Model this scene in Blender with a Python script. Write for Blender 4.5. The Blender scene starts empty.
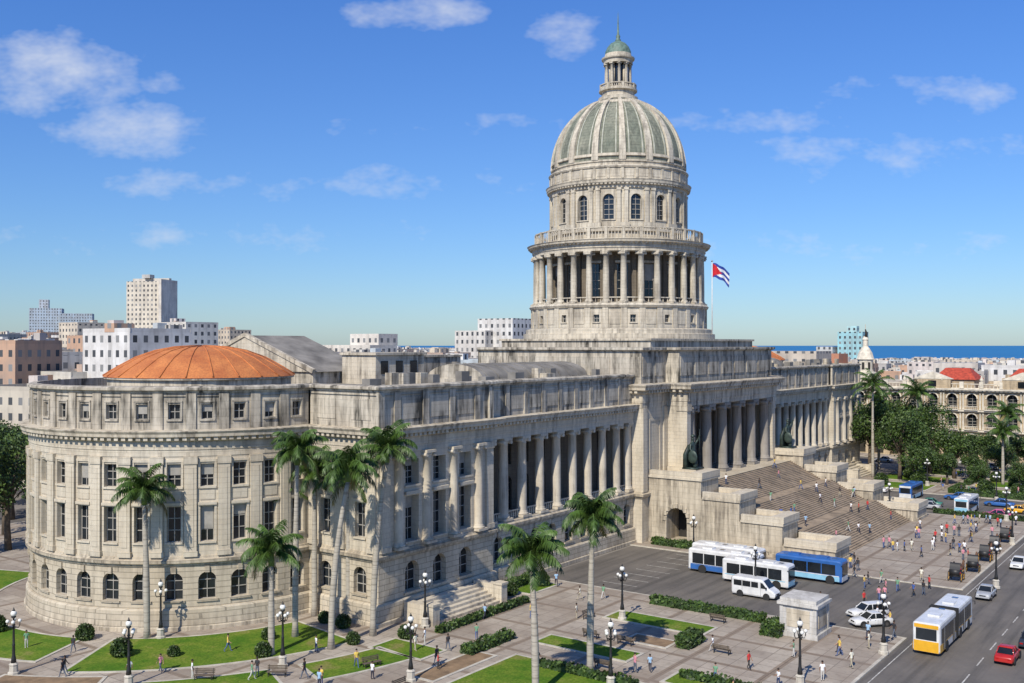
import bpy, bmesh, math, random
from math import sin, cos, pi, radians, ceil, sqrt, atan2
from mathutils import Vector, Matrix
random.seed(7)
scene = bpy.context.scene
COL = scene.collection
# ---- survey frame: x right, y away from the viewpoint, metres.  Building frame (s along facade, q behind facade)
CA, SA = .592, .806
ANG = atan2(SA, CA)
OX, OY = 33.8, 172.7
def W(s, q, z=0): return Vector((OX+CA*s-SA*q, OY+SA*s+CA*q, z))

# ------------------------------------------------------------------ materials
def nt(name):
    m = bpy.data.materials.new(name); m.use_nodes = True
    t = m.node_tree; b = t.nodes['Principled BSDF']
    return m, t, b
def N(t, typ, **kw):
    n = t.nodes.new(typ)
    for k, v in kw.items():
        if k in n.inputs: n.inputs[k].default_value = v
        else: setattr(n, k, v)
    return n
def mixc(t, fac, a, b, mode='MIX'):
    n = t.nodes.new('ShaderNodeMix'); n.data_type = 'RGBA'; n.blend_type = mode
    for i, v in ((0, fac), (6, a), (7, b)):
        if isinstance(v, bpy.types.NodeSocket): t.links.new(v, n.inputs[i])
        else: n.inputs[i].default_value = v if i == 0 else (*v[:3], 1)
    return n.outputs[2]
def mth(t, op, a, b=None, clamp=False):
    n = t.nodes.new('ShaderNodeMath'); n.operation = op; n.use_clamp = clamp
    for i, v in ((0, a), (1, b)):
        if v is None: continue
        if isinstance(v, bpy.types.NodeSocket): t.links.new(v, n.inputs[i])
        else: n.inputs[i].default_value = v
    return n.outputs[0]
def ramp(t, fac, stops, interp='LINEAR'):
    n = t.nodes.new('ShaderNodeValToRGB'); n.color_ramp.interpolation = interp
    el = n.color_ramp.elements
    while len(el) < len(stops): el.new(.5)
    for e, (p, c) in zip(el, stops):
        e.position = p; e.color = (c, c, c, 1) if not isinstance(c, tuple) else (*c[:3], 1)
    t.links.new(fac, n.inputs[0]); return n.outputs[0]
def noise(t, vec, scale, detail=4, rough=.55, mapscale=None):
    if mapscale:
        mp = t.nodes.new('ShaderNodeMapping'); mp.inputs['Scale'].default_value = mapscale
        t.links.new(vec, mp.inputs[0]); vec = mp.outputs[0]
    n = N(t, 'ShaderNodeTexNoise', Scale=scale, Detail=min(detail, 4), Roughness=rough)
    t.links.new(vec, n.inputs['Vector']); return n.outputs['Fac']
def bump(t, b, h, strength=.3, dist=.05):
    n = t.nodes.new('ShaderNodeBump'); n.inputs['Strength'].default_value = strength; n.inputs['Distance'].default_value = dist
    t.links.new(h, n.inputs['Height']); t.links.new(n.outputs[0], b.inputs['Normal'])

def stone(name, base, warm, grime=(.10, .085, .068), gr=.5, zr=None, bw=1.6, bh=.55, mortar=.02, jd=.75, streak=1.0, bmix=.5):
    m, t, b = nt(name)
    tc = N(t, 'ShaderNodeTexCoord').outputs['Object']
    n1 = noise(t, tc, .22, 3); n3 = noise(t, tc, 2.6, 4, .65)
    st = noise(t, tc, 1, 4, .66, (1.5*streak, 1.5*streak, .13)); st2 = noise(t, tc, .3, 3, .6)
    c = mixc(t, ramp(t, n1, [(.35, 0.), (.68, 1.)]), base, warm)
    c = mixc(t, ramp(t, n3, [(.35, .0), (.8, .4)]), c, tuple(x*.58 for x in base))
    sx = N(t, 'ShaderNodeSeparateXYZ'); t.links.new(tc, sx.inputs[0])
    cb = N(t, 'ShaderNodeCombineXYZ')
    t.links.new(mth(t, 'ADD', sx.outputs[0], sx.outputs[1]), cb.inputs[0]); t.links.new(sx.outputs[2], cb.inputs[1])
    br = N(t, 'ShaderNodeTexBrick', Scale=1.)
    br.inputs['Color1'].default_value = (1, 1, 1, 1); br.inputs['Color2'].default_value = (.88, .87, .86, 1)
    br.inputs['Mortar'].default_value = (jd*.6,)*3+(1,)
    br.inputs['Mortar Size'].default_value = mortar; br.inputs['Brick Width'].default_value = bw; br.inputs['Row Height'].default_value = bh
    t.links.new(cb.outputs[0], br.inputs['Vector'])
    c = mixc(t, bmix, c, br.outputs[0], 'MULTIPLY')
    g = mth(t, 'MULTIPLY', ramp(t, st, [(.40, 0.), (.60, 1.)]), ramp(t, st2, [(.35, .25), (.62, 1.)]))
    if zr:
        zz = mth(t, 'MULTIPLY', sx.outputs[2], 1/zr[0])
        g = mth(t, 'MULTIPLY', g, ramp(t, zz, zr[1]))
    g = mth(t, 'MULTIPLY', g, gr, True)
    c = mixc(t, g, c, grime)
    t.links.new(c, b.inputs['Base Color']); b.inputs['Roughness'].default_value = .9
    b.inputs['Specular IOR Level'].default_value = .2
    bump(t, b, mth(t, 'MULTIPLY', br.outputs['Fac'], -.6), .5, .06)
    return m
def simple(name, col, rough=.7, var=.25, scale=1.5, metal=0., spec=None, coat=0, bmp=0.):
    m, t, b = nt(name)
    tc = N(t, 'ShaderNodeTexCoord').outputs['Object']
    n = noise(t, tc, scale, 3)
    c = mixc(t, ramp(t, n, [(.3, 0.), (.7, 1.)]), tuple(x*(1-var) for x in col), tuple(min(1, x*(1+var*.6)) for x in col))
    t.links.new(c, b.inputs['Base Color']); b.inputs['Roughness'].default_value = rough; b.inputs['Metallic'].default_value = metal
    if spec is not None: b.inputs['Specular IOR Level'].default_value = spec
    if coat: b.inputs['Coat Weight'].default_value = coat; b.inputs['Coat Roughness'].default_value = .05
    if bmp: bump(t, b, n, bmp, .05)
    return m

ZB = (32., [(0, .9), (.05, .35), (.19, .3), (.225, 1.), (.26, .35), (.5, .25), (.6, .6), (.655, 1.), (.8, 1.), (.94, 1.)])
cream = (.65, .585, .465); warm = (.57, .495, .375)
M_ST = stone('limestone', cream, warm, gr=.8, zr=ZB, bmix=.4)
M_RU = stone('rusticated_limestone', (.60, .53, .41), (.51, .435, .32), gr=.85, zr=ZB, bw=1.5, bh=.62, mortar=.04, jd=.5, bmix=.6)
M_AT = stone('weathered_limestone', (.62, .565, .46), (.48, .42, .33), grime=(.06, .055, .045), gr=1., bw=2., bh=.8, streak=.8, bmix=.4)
M_DO = stone('dome_limestone', (.66, .60, .48), (.58, .51, .395), gr=.6, bw=1.4, bh=.6, bmix=.35)
M_CO = stone('column_stone', (.66, .595, .475), (.57, .495, .38), gr=.5, bw=30, bh=2.4, mortar=.01, bmix=.3)
M_GR = stone('granite_column', (.36, .325, .28), (.28, .255, .22), gr=.5, bw=30, bh=3., mortar=.01)
M_PN = stone('dome_panels', (.20, .22, .17), (.33, .325, .25), grime=(.08, .09, .075), gr=.8, bw=1.2, bh=.55, mortar=.03, streak=1.4)
M_CU = simple('copper_patina', (.13, .20, .16), .6, .4, 2.)
M_GL = simple('window_glass', (.018, .022, .026), .12, .6, .35)
M_FR = simple('window_frame', (.34, .32, .28), .6, .2)
M_RF = simple('flat_roof', (.22, .205, .18), .95, .45, .35, bmp=.2)
M_DK = simple('dark_interior', (.03, .027, .023), .9)
M_IN = stone('shade_toned_wall', (.22, .185, .14), (.17, .14, .10), gr=.5)  # wall stone with shade mixed into its colour, deepens the gaps behind columns
M_STEP = stone('stair_stone', (.42, .33, .235), (.32, .25, .175), gr=.6, bw=1.8, bh=5., mortar=.03, streak=.6)
def terracotta():
    m, t, b = nt('terracotta_roof')
    tc = N(t, 'ShaderNodeTexCoord').outputs['Object']
    n = noise(t, tc, .35, 4, .6); n2 = noise(t, tc, 5., 4)
    c = mixc(t, ramp(t, n, [(.3, 0.), (.7, 1.)]), (.38, .105, .03), (.62, .225, .065))
    c = mixc(t, ramp(t, n2, [(.4, 0.), (.8, .6)]), c, (.18, .06, .03))
    t.links.new(c, b.inputs['Base Color']); b.inputs['Roughness'].default_value = .85; bump(t, b, n2, .5, .08)
    return m
M_TC = terracotta()

def lawn_mat():
    m, t, b = nt('grass')
    tc = N(t, 'ShaderNodeTexCoord').outputs['Object']
    n = noise(t, tc, .25, 4, .7); n2 = noise(t, tc, 4., 4, .8)
    c = mixc(t, ramp(t, n, [(.36, 0.), (.6, 1.)]), (.075, .18, .012), (.19, .255, .03))
    c = mixc(t, ramp(t, n, [(.56, 0.), (.68, .8)]), c, (.30, .24, .10))
    c = mixc(t, ramp(t, n2, [(.35, .6), (.65, 0.)]), c, (.035, .075, .008))
    t.links.new(c, b.inputs['Base Color']); b.inputs['Roughness'].default_value = .95; b.inputs['Specular IOR Level'].default_value = .15
    bump(t, b, n2, .8, .1); return m
M_GRASS = lawn_mat()
M_SOIL = simple('bare_soil', (.24, .16, .09), .95, .4, .8, bmp=.4)
def pave_mat():
    m, t, b = nt('plaza_paving')
    tc = N(t, 'ShaderNodeTexCoord').outputs['Object']
    n = noise(t, tc, .09, 4, .65); n2 = noise(t, tc, 1.3, 4, .7)
    br = N(t, 'ShaderNodeTexBrick', Scale=1.); br.offset = 0
    br.inputs['Color1'].default_value = (.47, .41, .33, 1); br.inputs['Color2'].default_value = (.36, .31, .25, 1)
    br.inputs['Mortar'].default_value = (.2, .17, .14, 1); br.inputs['Mortar Size'].default_value = .04
    br.inputs['Brick Width'].default_value = 2.; br.inputs['Row Height'].default_value = 2.
    t.links.new(tc, br.inputs['Vector'])
    b2 = N(t, 'ShaderNodeTexBrick', Scale=1.); b2.offset = 0
    b2.inputs['Color1'].default_value = (1, 1, 1, 1); b2.inputs['Color2'].default_value = (.88, .88, .88, 1)
    b2.inputs['Mortar'].default_value = (.58, .52, .47, 1); b2.inputs['Mortar Size'].default_value = .32; b2.inputs['Mortar Smooth'].default_value = 0
    b2.inputs['Brick Width'].default_value = 8.; b2.inputs['Row Height'].default_value = 8.
    t.links.new(tc, b2.inputs['Vector'])
    c = mixc(t, 1., br.outputs[0], b2.outputs[0], 'MULTIPLY')
    c = mixc(t, ramp(t, n, [(.38, 0.), (.62, .7)]), c, (.24, .19, .145))
    c = mixc(t, ramp(t, n2, [(.5, 0.), (.8, .6)]), c, (.14, .12, .095))
    t.links.new(c, b.inputs['Base Color']); b.inputs['Roughness'].default_value = .85; return m
M_PAVE = pave_mat()
def asphalt():
    m, t, b = nt('asphalt')
    tc = N(t, 'ShaderNodeTexCoord').outputs['Object']
    n = noise(t, tc, .12, 4, .65); n2 = noise(t, tc, 3., 3, .7); n3 = noise(t, tc, .5, 3, .5, (.12, 2., 1))
    c = mixc(t, ramp(t, n, [(.3, 0.), (.7, 1.)]), (.095, .085, .075), (.17, .15, .125))
    c = mixc(t, ramp(t, n3, [(.46, 0.), (.66, .6)]), c, (.05, .046, .04))
    c = mixc(t, ramp(t, n2, [(.4, 0.), (.8, .3)]), c, (.2, .18, .15))
    t.links.new(c, b.inputs['Base Color']); b.inputs['Roughness'].default_value = .8; return m
M_ASPH = asphalt()
M_KERB = simple('kerb_stone', (.50, .46, .38), .85, .25, 1.)
M_PAINT = simple('road_paint', (.5, .48, .43), .7, .5, 2.)
M_GROUND = simple('city_ground', (.19, .17, .145), .95, .4, .02)
M_LEAF = simple('leaves', (.07, .12, .018), .6, .6, .8)
M_LEAF2 = simple('dark_leaves', (.035, .07, .014), .6, .6, .8)
M_PALM = simple('palm_leaves', (.055, .105, .015), .5, .65, .9)
M_PALMD = simple('dry_palm_leaves', (.17, .14, .05), .7, .4, 1.2)
M_BARK = simple('bark', (.13, .10, .07), .9, .4, 2., bmp=.4)
M_SHAFT = simple('palm_crownshaft', (.10, .17, .04), .5, .2)
def palmtrunk():
    m, t, b = nt('palm_trunk')
    tc = N(t, 'ShaderNodeTexCoord').outputs['Object']
    n = noise(t, tc, 1.2, 4); n2 = noise(t, tc, 1., 3, .5, (.2, .2, 5.))
    c = mixc(t, n, (.30, .265, .21), (.50, .46, .38)); c = mixc(t, ramp(t, n2, [(.5, 0.), (.6, .6)]), c, (.16, .14, .11))
    t.links.new(c, b.inputs['Base Color']); b.inputs['Roughness'].default_value = .9; return m
M_TRUNK = palmtrunk()
M_BLACK = simple('black_iron', (.02, .02, .02), .5)
M_GLOBE = simple('lamp_globe', (.75, .74, .68), .3, .05)
M_RUBBER = simple('tyre', (.02, .02, .02), .8)
M_CHROME = simple('chrome', (.5, .5, .5), .25, .1, metal=1.)
M_BRONZE = simple('bronze_patina', (.035, .055, .045), .5, .7, 1.5, metal=.2)
def paint(name, c): return simple(name, c, .35, .18, 1., coat=.4)
P_WHITE = paint('white_paint', (.68, .68, .66)); P_YEL = paint('yellow_paint', (.72, .38, .02)); P_RED = paint('red_paint', (.42, .02, .015))
P_BLUE = paint('blue_paint', (.03, .12, .36)); P_DKB = paint('dark_paint', (.03, .035, .045)); P_PINK = paint('pink_paint', (.70, .12, .30))
P_GREEN = paint('green_paint', (.06, .22, .14)); P_GREY = paint('silver_paint', (.38, .39, .40)); P_LBL = paint('light_blue_paint', (.25, .50, .65))
M_TAIL = simple('tail_light', (.4, .01, .01), .3); M_HEAD = simple('head_light', (.7, .7, .65), .15)

# ------------------------------------------------------------------ mesh builder
class MB:
    def __init__(s): s.v = []; s.f = []; s.m = []; s.s = []
    def add(s, pts, mat=0, sm=False):
        b = len(s.v); s.v.extend([tuple(p) for p in pts]); s.f.append(tuple(range(b, b+len(pts)))); s.m.append(mat); s.s.append(sm)
    def box(s, M, u0, u1, n0, n1, z0, z1, mat=0):
        k = max(1, ceil(abs(u1-u0)/M.seg)) if M else 1
        P = (lambda u, n, z: M(u, n, z)) if M else (lambda u, n, z: (u, n, z))
        b = len(s.v)
        for i in range(k+1):
            u = u0+(u1-u0)*i/k
            s.v.extend([P(u, n0, z0), P(u, n1, z0), P(u, n1, z1), P(u, n0, z1)])
        def F(*a): s.f.append(a); s.m.append(mat); s.s.append(False)
        F(b+3, b+2, b+1, b); e = b+4*k; F(e, e+1, e+2, e+3)
        for i in range(k):
            a = b+4*i
            for j in range(4):
                j2 = (j+1) % 4; F(a+j, a+j2, a+4+j2, a+4+j)
    def grid(s, rings, mat=0, sm=True, closed=True, cap0=False, cap1=False):
        b = len(s.v); n = len(rings[0])
        for r in rings: s.v.extend([tuple(p) for p in r])
        for i in range(len(rings)-1):
            for j in range(n if closed else n-1):
                j2 = (j+1) % n
                s.f.append((b+i*n+j, b+i*n+j2, b+(i+1)*n+j2, b+(i+1)*n+j)); s.m.append(mat); s.s.append(sm)
        if cap0: s.f.append(tuple(b+j for j in reversed(range(n)))); s.m.append(mat); s.s.append(False)
        if cap1: s.f.append(tuple(b+(len(rings)-1)*n+j for j in range(n))); s.m.append(mat); s.s.append(False)
    def lathe(s, cx, cy, prof, n=24, mat=0, sm=True, caps=True, z0=0):
        rings = [[(cx+r*cos(2*pi*j/n), cy+r*sin(2*pi*j/n), z0+z) for j in range(n)] for r, z in prof]
        s.grid(rings, mat, sm, True, caps and prof[0][0] > 0, caps and prof[-1][0] > 0)
    def tube(s, pts, rad, n=8, mat=0, sm=True):
        rings = []
        pts = [Vector(p) for p in pts]
        for i, p in enumerate(pts):
            d = (pts[min(i+1, len(pts)-1)]-pts[max(i-1, 0)])
            if d.length < 1e-9: d = Vector((0, 0, 1))
            d.normalize(); a = d.orthogonal().normalized()
            if abs(d.z) > .7: a = (Vector((1, 0, 0))-d*d.x).normalized()
            c = d.cross(a); r = rad[i] if isinstance(rad, (list, tuple)) else rad
            rings.append([p+a*r*cos(2*pi*j/n)+c*r*sin(2*pi*j/n) for j in range(n)])
        s.grid(rings, mat, sm, True, True, True)
    def sphere(s, c, r, n=12, m=8, mat=0, sc=(1, 1, 1)):
        s.grid([[(c[0]+sc[0]*r*sin(pi*i/m)*cos(2*pi*j/n), c[1]+sc[1]*r*sin(pi*i/m)*sin(2*pi*j/n), c[2]-sc[2]*r*cos(pi*i/m)) for j in range(n)] for i in range(m+1)], mat)
    def mesh(s, name, mats, mirror=False):
        me = bpy.data.meshes.new(name)
        if mirror: me.from_pydata([(-x, y, z) for x, y, z in s.v], [], [tuple(reversed(f)) for f in s.f])
        else: me.from_pydata(s.v, [], s.f)
        for m in mats: me.materials.append(m)
        me.polygons.foreach_set('material_index', s.m); me.polygons.foreach_set('use_smooth', s.s)
        me.update(); return me
def obj(name, data, loc=(0, 0, 0), rz=0, parent=None, sc=None):
    o = bpy.data.objects.new(name, data); COL.objects.link(o); o.location = loc; o.rotation_euler = (0, 0, rz)
    if sc is not None: o.scale = (sc, sc, sc) if not isinstance(sc, tuple) else sc
    if parent: o.parent = parent
    return o
class Flat:
    seg = 1e9
    def __init__(s, p0, p1):
        s.o = p0; d = (p1[0]-p0[0], p1[1]-p0[1]); s.L = sqrt(d[0]**2+d[1]**2); s.d = (d[0]/s.L, d[1]/s.L); s.n = (s.d[1], -s.d[0])
    def __call__(s, u, n, z): return (s.o[0]+s.d[0]*u+s.n[0]*n, s.o[1]+s.d[1]*u+s.n[1]*n, z)
class Arc:
    def __init__(s, c, R, a0, seg=1.): s.c = c; s.R = R; s.a = a0; s.seg = seg
    def __call__(s, u, n, z):
        a = s.a+u/s.R; return (s.c[0]+(s.R+n)*cos(a), s.c[1]+(s.R+n)*sin(a), z)
def vq(mb, M, u0, u1, n, z0, z1, mat):
    if u1-u0 < 1e-4 or z1-z0 < 1e-4: return
    k = max(1, ceil((u1-u0)/M.seg))
    for i in range(k):
        a = u0+(u1-u0)*i/k; b = u0+(u1-u0)*(i+1)/k
        mb.add([M(a, n, z0), M(b, n, z0), M(b, n, z1), M(a, n, z1)], mat)
def opening(mb, M, uc, w, zb, zt, arch, nf, dep, mw, mg, mf, bars):
    a, b = uc-w/2, uc+w/2; nb = nf-dep; zs = zt-w/2 if arch else zt
    mb.add([M(a, nf, zb), M(a, nb, zb), M(a, nb, zs), M(a, nf, zs)], mw); mb.add([M(b, nb, zb), M(b, nf, zb), M(b, nf, zs), M(b, nb, zs)], mw)
    mb.add([M(a, nf, zb), M(b, nf, zb), M(b, nb, zb), M(a, nb, zb)], mw)
    if arch:
        K = 10; P = [(uc-w/2*cos(pi*i/K), zs+w/2*sin(pi*i/K)) for i in range(K+1)]
        for i in range(K):
            (x0, y0), (x1, y1) = P[i], P[i+1]
            mb.add([M(x0, nf, y0), M(x1, nf, y1), M(x1, nf, zt), M(x0, nf, zt)], mw)
            mb.add([M(x0, nf, y0), M(x0, nb, y0), M(x1, nb, y1), M(x1, nf, y1)], mw)
    else: mb.add([M(a, nf, zt), M(a, nb, zt), M(b, nb, zt), M(b, nf, zt)], mw)
    mb.add([M(a, nb, zb), M(b, nb, zb), M(b, nb, zt), M(a, nb, zt)], mg)
    if bars:
        f = .09
        for i in range(bars[0]+1):
            u = a+(b-a)*i/bars[0]; u = min(max(u, a+f/2), b-f/2)
            mb.box(M, u-f/2, u+f/2, nb+.01, nb+.08, zb, (zs if arch and i in (0, bars[0]) else zt-.02), mf)
        for i in range(bars[1]+1):
            z = zb+(zs-zb)*i/bars[1]; mb.box(M, a, b, nb+.02, nb+.09, z-f/2+(f/2 if i == 0 else 0), z+f/2, mf)
SHUT = random.Random(99)
def bay(mb, M, u0, u1, z0, z1, ops, nf=0., dep=.45, mw=0, mg=2, mf=3, bars=(2, 3), sill=True):
    if not ops: vq(mb, M, u0, u1, nf, z0, z1, mw); return
    uc, w = ops[0][0], max(o[1] for o in ops)
    vq(mb, M, u0, uc-w/2, nf, z0, z1, mw); vq(mb, M, uc+w/2, u1, nf, z0, z1, mw)
    zc = z0
    for o in sorted(ops, key=lambda o: o[2]):
        _, ww, zb, zt, arch = o[:5]
        vq(mb, M, uc-w/2, uc+w/2, nf, zc, zb, mw)
        if ww < w: vq(mb, M, uc-w/2, uc-ww/2, nf, zb, zt, mw); vq(mb, M, uc+ww/2, uc+w/2, nf, zb, zt, mw)
        opening(mb, M, uc, ww, zb, zt, arch, nf, dep, mw, mg, mf, bars)
        if bars and not arch and SHUT.random() < .35:
            h = (zt-zb)*SHUT.choice((.3, .5, .65)); mb.box(M, uc-ww/2+.08, uc+ww/2-.08, nf-dep+.09, nf-dep+.13, zt-h, zt-.05, mf)
        if sill: mb.box(M, uc-ww/2-.18, uc+ww/2+.18, nf-.05, nf+.18, zb-.2, zb-.002, mw)
        zc = zt
    vq(mb, M, uc-w/2, uc+w/2, nf, zc, z1, mw)
def sweep(mb, path, prof, mat, closed=False):
    n = len(path); nr = []
    for i in range(n if closed else n-1):
        p, q = path[i], path[(i+1) % n]; dx, dy = q[0]-p[0], q[1]-p[1]; L = sqrt(dx*dx+dy*dy); nr.append((dy/L, -dx/L))
    rings = []
    for i in range(n):
        if closed: a, b = nr[i-1], nr[i]
        else: a = nr[max(i-1, 0)]; b = nr[min(i, n-2)]
        d = 1+a[0]*b[0]+a[1]*b[1]; m = ((a[0]+b[0])/d, (a[1]+b[1])/d)
        rings.append([(path[i][0]+m[0]*t, path[i][1]+m[1]*t, z) for t, z in prof])
    if closed: rings.append(rings[0])
    mb.grid(rings, mat, False, False)
def arcpts(c, R, a0, a1, k): return [(c[0]+R*cos(a0+(a1-a0)*i/k), c[1]+R*sin(a0+(a1-a0)*i/k)) for i in range(k+1)]
def dentils(mb, M, u0, u1, n0, n1, z0, z1, step, mat):
    k = int((u1-u0)/step)
    for i in range(k):
        u = u0+(i+.5)*(u1-u0)/k; mb.box(M, u-step*.28, u+step*.28, n0, n1, z0, z1, mat)
def column(mb, x, y, z0, z1, r, mat, n=18, ab=True):
    mb.box(None, x-r*1.4, x+r*1.4, y-r*1.4, y+r*1.4, z0, z0+r*.45, mat)
    h = z1-z0
    pr = [(r*1.3, r*.45), (r*1.36, r*.6), (r*1.3, r*.78), (r*1.1, r*.86), (r*1.18, r*1.02), (r*1.02, r*1.15), (r, r*1.3), (r, h*.33), (r*.96, h*.6), (r*.86, h-r*1.5), (r*.95, h-r*1.45), (r*.88, h-r*1.3), (r*.95, h-r*.95), (r*1.2, h-r*.5)]
    mb.lathe(x, y, pr, n, mat, True, True, z0)
    mb.box(None, x-r*1.3, x+r*1.3, y-r*1.3, y+r*1.3, z1-r*.5, z1-.003, mat)
    for sx in (-1, 1):
        mb.tube([(x+sx*r*1.12, y-r*1.2, z1-r*.85), (x+sx*r*1.12, y+r*1.2, z1-r*.85)], r*.36, 8, mat)
def balustrade(mb, M, u0, u1, n, z0, h, mat, step=.5, pier=4.):
    mb.box(M, u0, u1, n-.16, n+.16, z0, z0+.18, mat); mb.box(M, u0, u1, n-.18, n+.18, z0+h-.18, z0+h, mat)
    k = int((u1-u0)/step)
    for i in range(k):
        u = u0+(i+.5)*(u1-u0)/k; x, y, _ = M(u, n, 0)
        mb.lathe(x, y, [(.07, .18), (.12, .18+(h-.36)*.3), (.05, .18+(h-.36)*.7), (.08, h-.18)], 6, mat, True, False, z0)
    k = max(1, round((u1-u0)/pier))
    for i in range(k+1):
        u = u0+i*(u1-u0)/k; u = min(max(u, u0+.25), u1-.25); mb.box(M, u-.25, u+.25, n-.22, n+.22, z0-.002, z0+h+.05, mat)

# ------------------------------------------------------------------ CAPITOL
cap = obj('capitol_building', None, (OX, OY, 0), ANG)
CM = [M_ST, M_RU, M_GL, M_FR, M_RF, M_DK, M_AT, M_TC, M_CO, M_IN]
ENT = [(-.1, 18.3), (.06, 18.3), (.06, 18.95), (.14, 19.0), (.14, 19.85), (.42, 20.0), (.45, 20.25), (.95, 20.4), (.98, 20.7), (1.15, 20.95), (1.15, 21.02), (-.3, 21.12)]
LEDGE = [(-.1, 6.75), (.12, 6.8), (.16, 7.05), (.42, 7.15), (.45, 7.45), (.15, 7.62), (.12, 7.8), (-.1, 7.85)]
PLN = [(.55, -.2), (.55, .5), (.4, .6), (.36, 2.25), (.2, 2.42), (-.1, 2.45)]
ACAP = [(-.25, 24.9), (-.05, 24.95), (.02, 25.15), (.3, 25.25), (.3, 25.5), (.05, 25.62), (-.75, 25.66), (-.75, 24.4)]
CC = (-82, 29.3); CR_ = 19.3
def build_wing():
    mb = MB(); C = CC; R = CR_; A = Arc(C, R, pi/2); bw = R*radians(10); BQ = C[1]+R
    for i in range(18):
        u0 = i*bw; u1 = u0+bw; uc = u0+bw/2
        bay(mb, A, u0, u1, 2.4, 6.9, [(uc, 1.85, 3.2, 6.1, True)], 0, .6, 1, bars=(2, 2))
        mb.box(A, uc-.22, uc+.22, -.02, .2, 6.05, 6.7, 1)
        bay(mb, A, u0, u1, 7.6, 18.4, [(uc, 1.42, 9.3, 13., False), (uc, 1.42, 15.1, 17.5, False)], 0, .5, 0, bars=(2, 3))
        mb.box(A, uc-.95, uc+.95, .0, .26, 13.15, 13.45, 0)
        mb.box(A, uc-.75, uc+.75, .0, .07, 13.7, 14.7, 0)
        for z0, z1 in ((9.1, 13.15), (14.95, 17.7)):
            for sg in (-1, 1): mb.box(A, uc+sg*.83-.11, uc+sg*.83+.11, -.02, .1, z0, z1, 0)
        mb.box(A, uc-.94, uc+.94, -.02, .12, 17.7, 17.95, 0)
        for uu in (u0,):
            mb.box(A, uu-.6, uu+.6, -.05, .3, 8.35, 17.5, 0); mb.box(A, uu-.7, uu+.7, -.05, .4, 7.8, 8.35, 0); mb.box(A, uu-.7, uu+.7, -.05, .4, 17.5, 18.28, 0)
            mb.box(A, uu-.3, uu+.3, .29, .34, 8.8, 17.1, 0)
            mb.box(A, uu-.52, uu+.52, -.2, .02, 21.1, 24.9, 6)
        bay(mb, A, u0, u1, 21., 25., [(uc, 1.2, 22.2, 23.75, False)], -.15, .4, 6, bars=(2, 2))
        for sg in (-1, 1): mb.box(A, uc+sg*.72-.1, uc+sg*.72+.1, -.16, -.05, 22.0, 23.95, 6)
        mb.box(A, uc-.82, uc+.82, -.16, -.02, 23.95, 24.15, 6)
    arc = arcpts(C, R, pi/2, 3*pi/2, 72)
    path = arc+[(-82, -.7), (-62, -.7), (-62, 0), (-26, 0)]
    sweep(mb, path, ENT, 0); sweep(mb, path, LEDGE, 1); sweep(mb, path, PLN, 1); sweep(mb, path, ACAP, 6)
    dentils(mb, A, 0, pi*R, .4, .8, 20.02, 20.38, .75, 0)
    F1 = Flat((-82, 10), (-82, -.7)); F2 = Flat((-82, -.7), (-62, -.7)); F3 = Flat((-62, 0), (-26, 0))
    for F in (F1, F2, F3): dentils(mb, F, .2, F.L-.1, .4, .8, 20.02, 20.38, .75, 0)
    def piers(F, us, w=1.1):
        for u in us:
            mb.box(F, u-w/2, u+w/2, -.05, .3, 8.35, 17.5, 0); mb.box(F, u-w/2-.12, u+w/2+.12, -.05, .4, 7.8, 8.35, 0); mb.box(F, u-w/2-.12, u+w/2+.12, -.05, .4, 17.5, 18.28, 0)
    for u0, u1 in ((0, 5.2), (5.2, 10.7)):
        uc = (u0+u1)/2
        bay(mb, F1, u0, u1, 2.4, 6.9, [(uc, 1.9, 3.2, 6.1, True)], 0, .6, 1, bars=(2, 2))
        bay(mb, F1, u0, u1, 7.6, 18.4, [(uc, 1.5, 9.3, 13., False), (uc, 1.5, 15.1, 17.5, False)], 0, .5, 0)
        mb.box(F1, uc-1., uc+1., .0, .26, 13.15, 13.45, 0)
        mb.box(F1, uc-1.5, uc+1.5, -.16, -.08, 21.9, 24.2, 6)
    vq(mb, F1, 0, 10.7, -.15, 21, 25, 6); piers(F1, (.75, 5.2, 9.9))
    vq(mb, F2, 0, 3., 0, 2.4, 6.9, 1); vq(mb, F2, 17, 20, 0, 2.4, 6.9, 1); vq(mb, F2, 0, 3., 0, 7.6, 18.4, 0); vq(mb, F2, 17, 20, 0, 7.6, 18.4, 0)
    piers(F2, (.9, 19.1), 1.3)
    for k in range(3):
        u0 = 3+k*14/3; u1 = u0+14/3; uc = (u0+u1)/2
        bay(mb, F2, u0, u1, 2.4, 6.9, [(uc, 2.3, 2.9, 6.2, True)], 0, .8, 1, bars=(2, 2))
        bay(mb, F2, u0, u1, 7.6, 18.4, [(uc, 2.2, 8.4, 13.4, False), (uc, 2.2, 14.6, 17.4, False)], 0, 1.1, 0, bars=(3, 4))
        mb.box(F2, uc-1.3, uc+1.3, -.02, .35, 13.6, 13.95, 0)
        mb.box(F2, u0+.7, u1-.7, -.16, -.07, 21.9, 24.3, 6)
    for k in range(4):
        x, y, _ = F2(3+k*14/3, .05, 0); column(mb, x, y, 7.86, 18.3, .62, 8)
    vq(mb, F2, 0, 20, -.15, 21, 25, 6)
    mb.box(F2, -.002, .8, -.3, .12, 21.1, 24.92, 6); mb.box(F2, 19.2, 20.002, -.3, .12, 21.1, 24.92, 6)
    for k in range(4): mb.box(F2, 3+k*14/3-.5, 3+k*14/3+.5, -.2, .02, 21.1, 24.9, 6)
    Fr = Flat((-62, -.7), (-62, 0)); vq(mb, Fr, 0, .7, 0, 0, 18.4, 0)
    nb = 9; b3 = 36/nb
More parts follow.
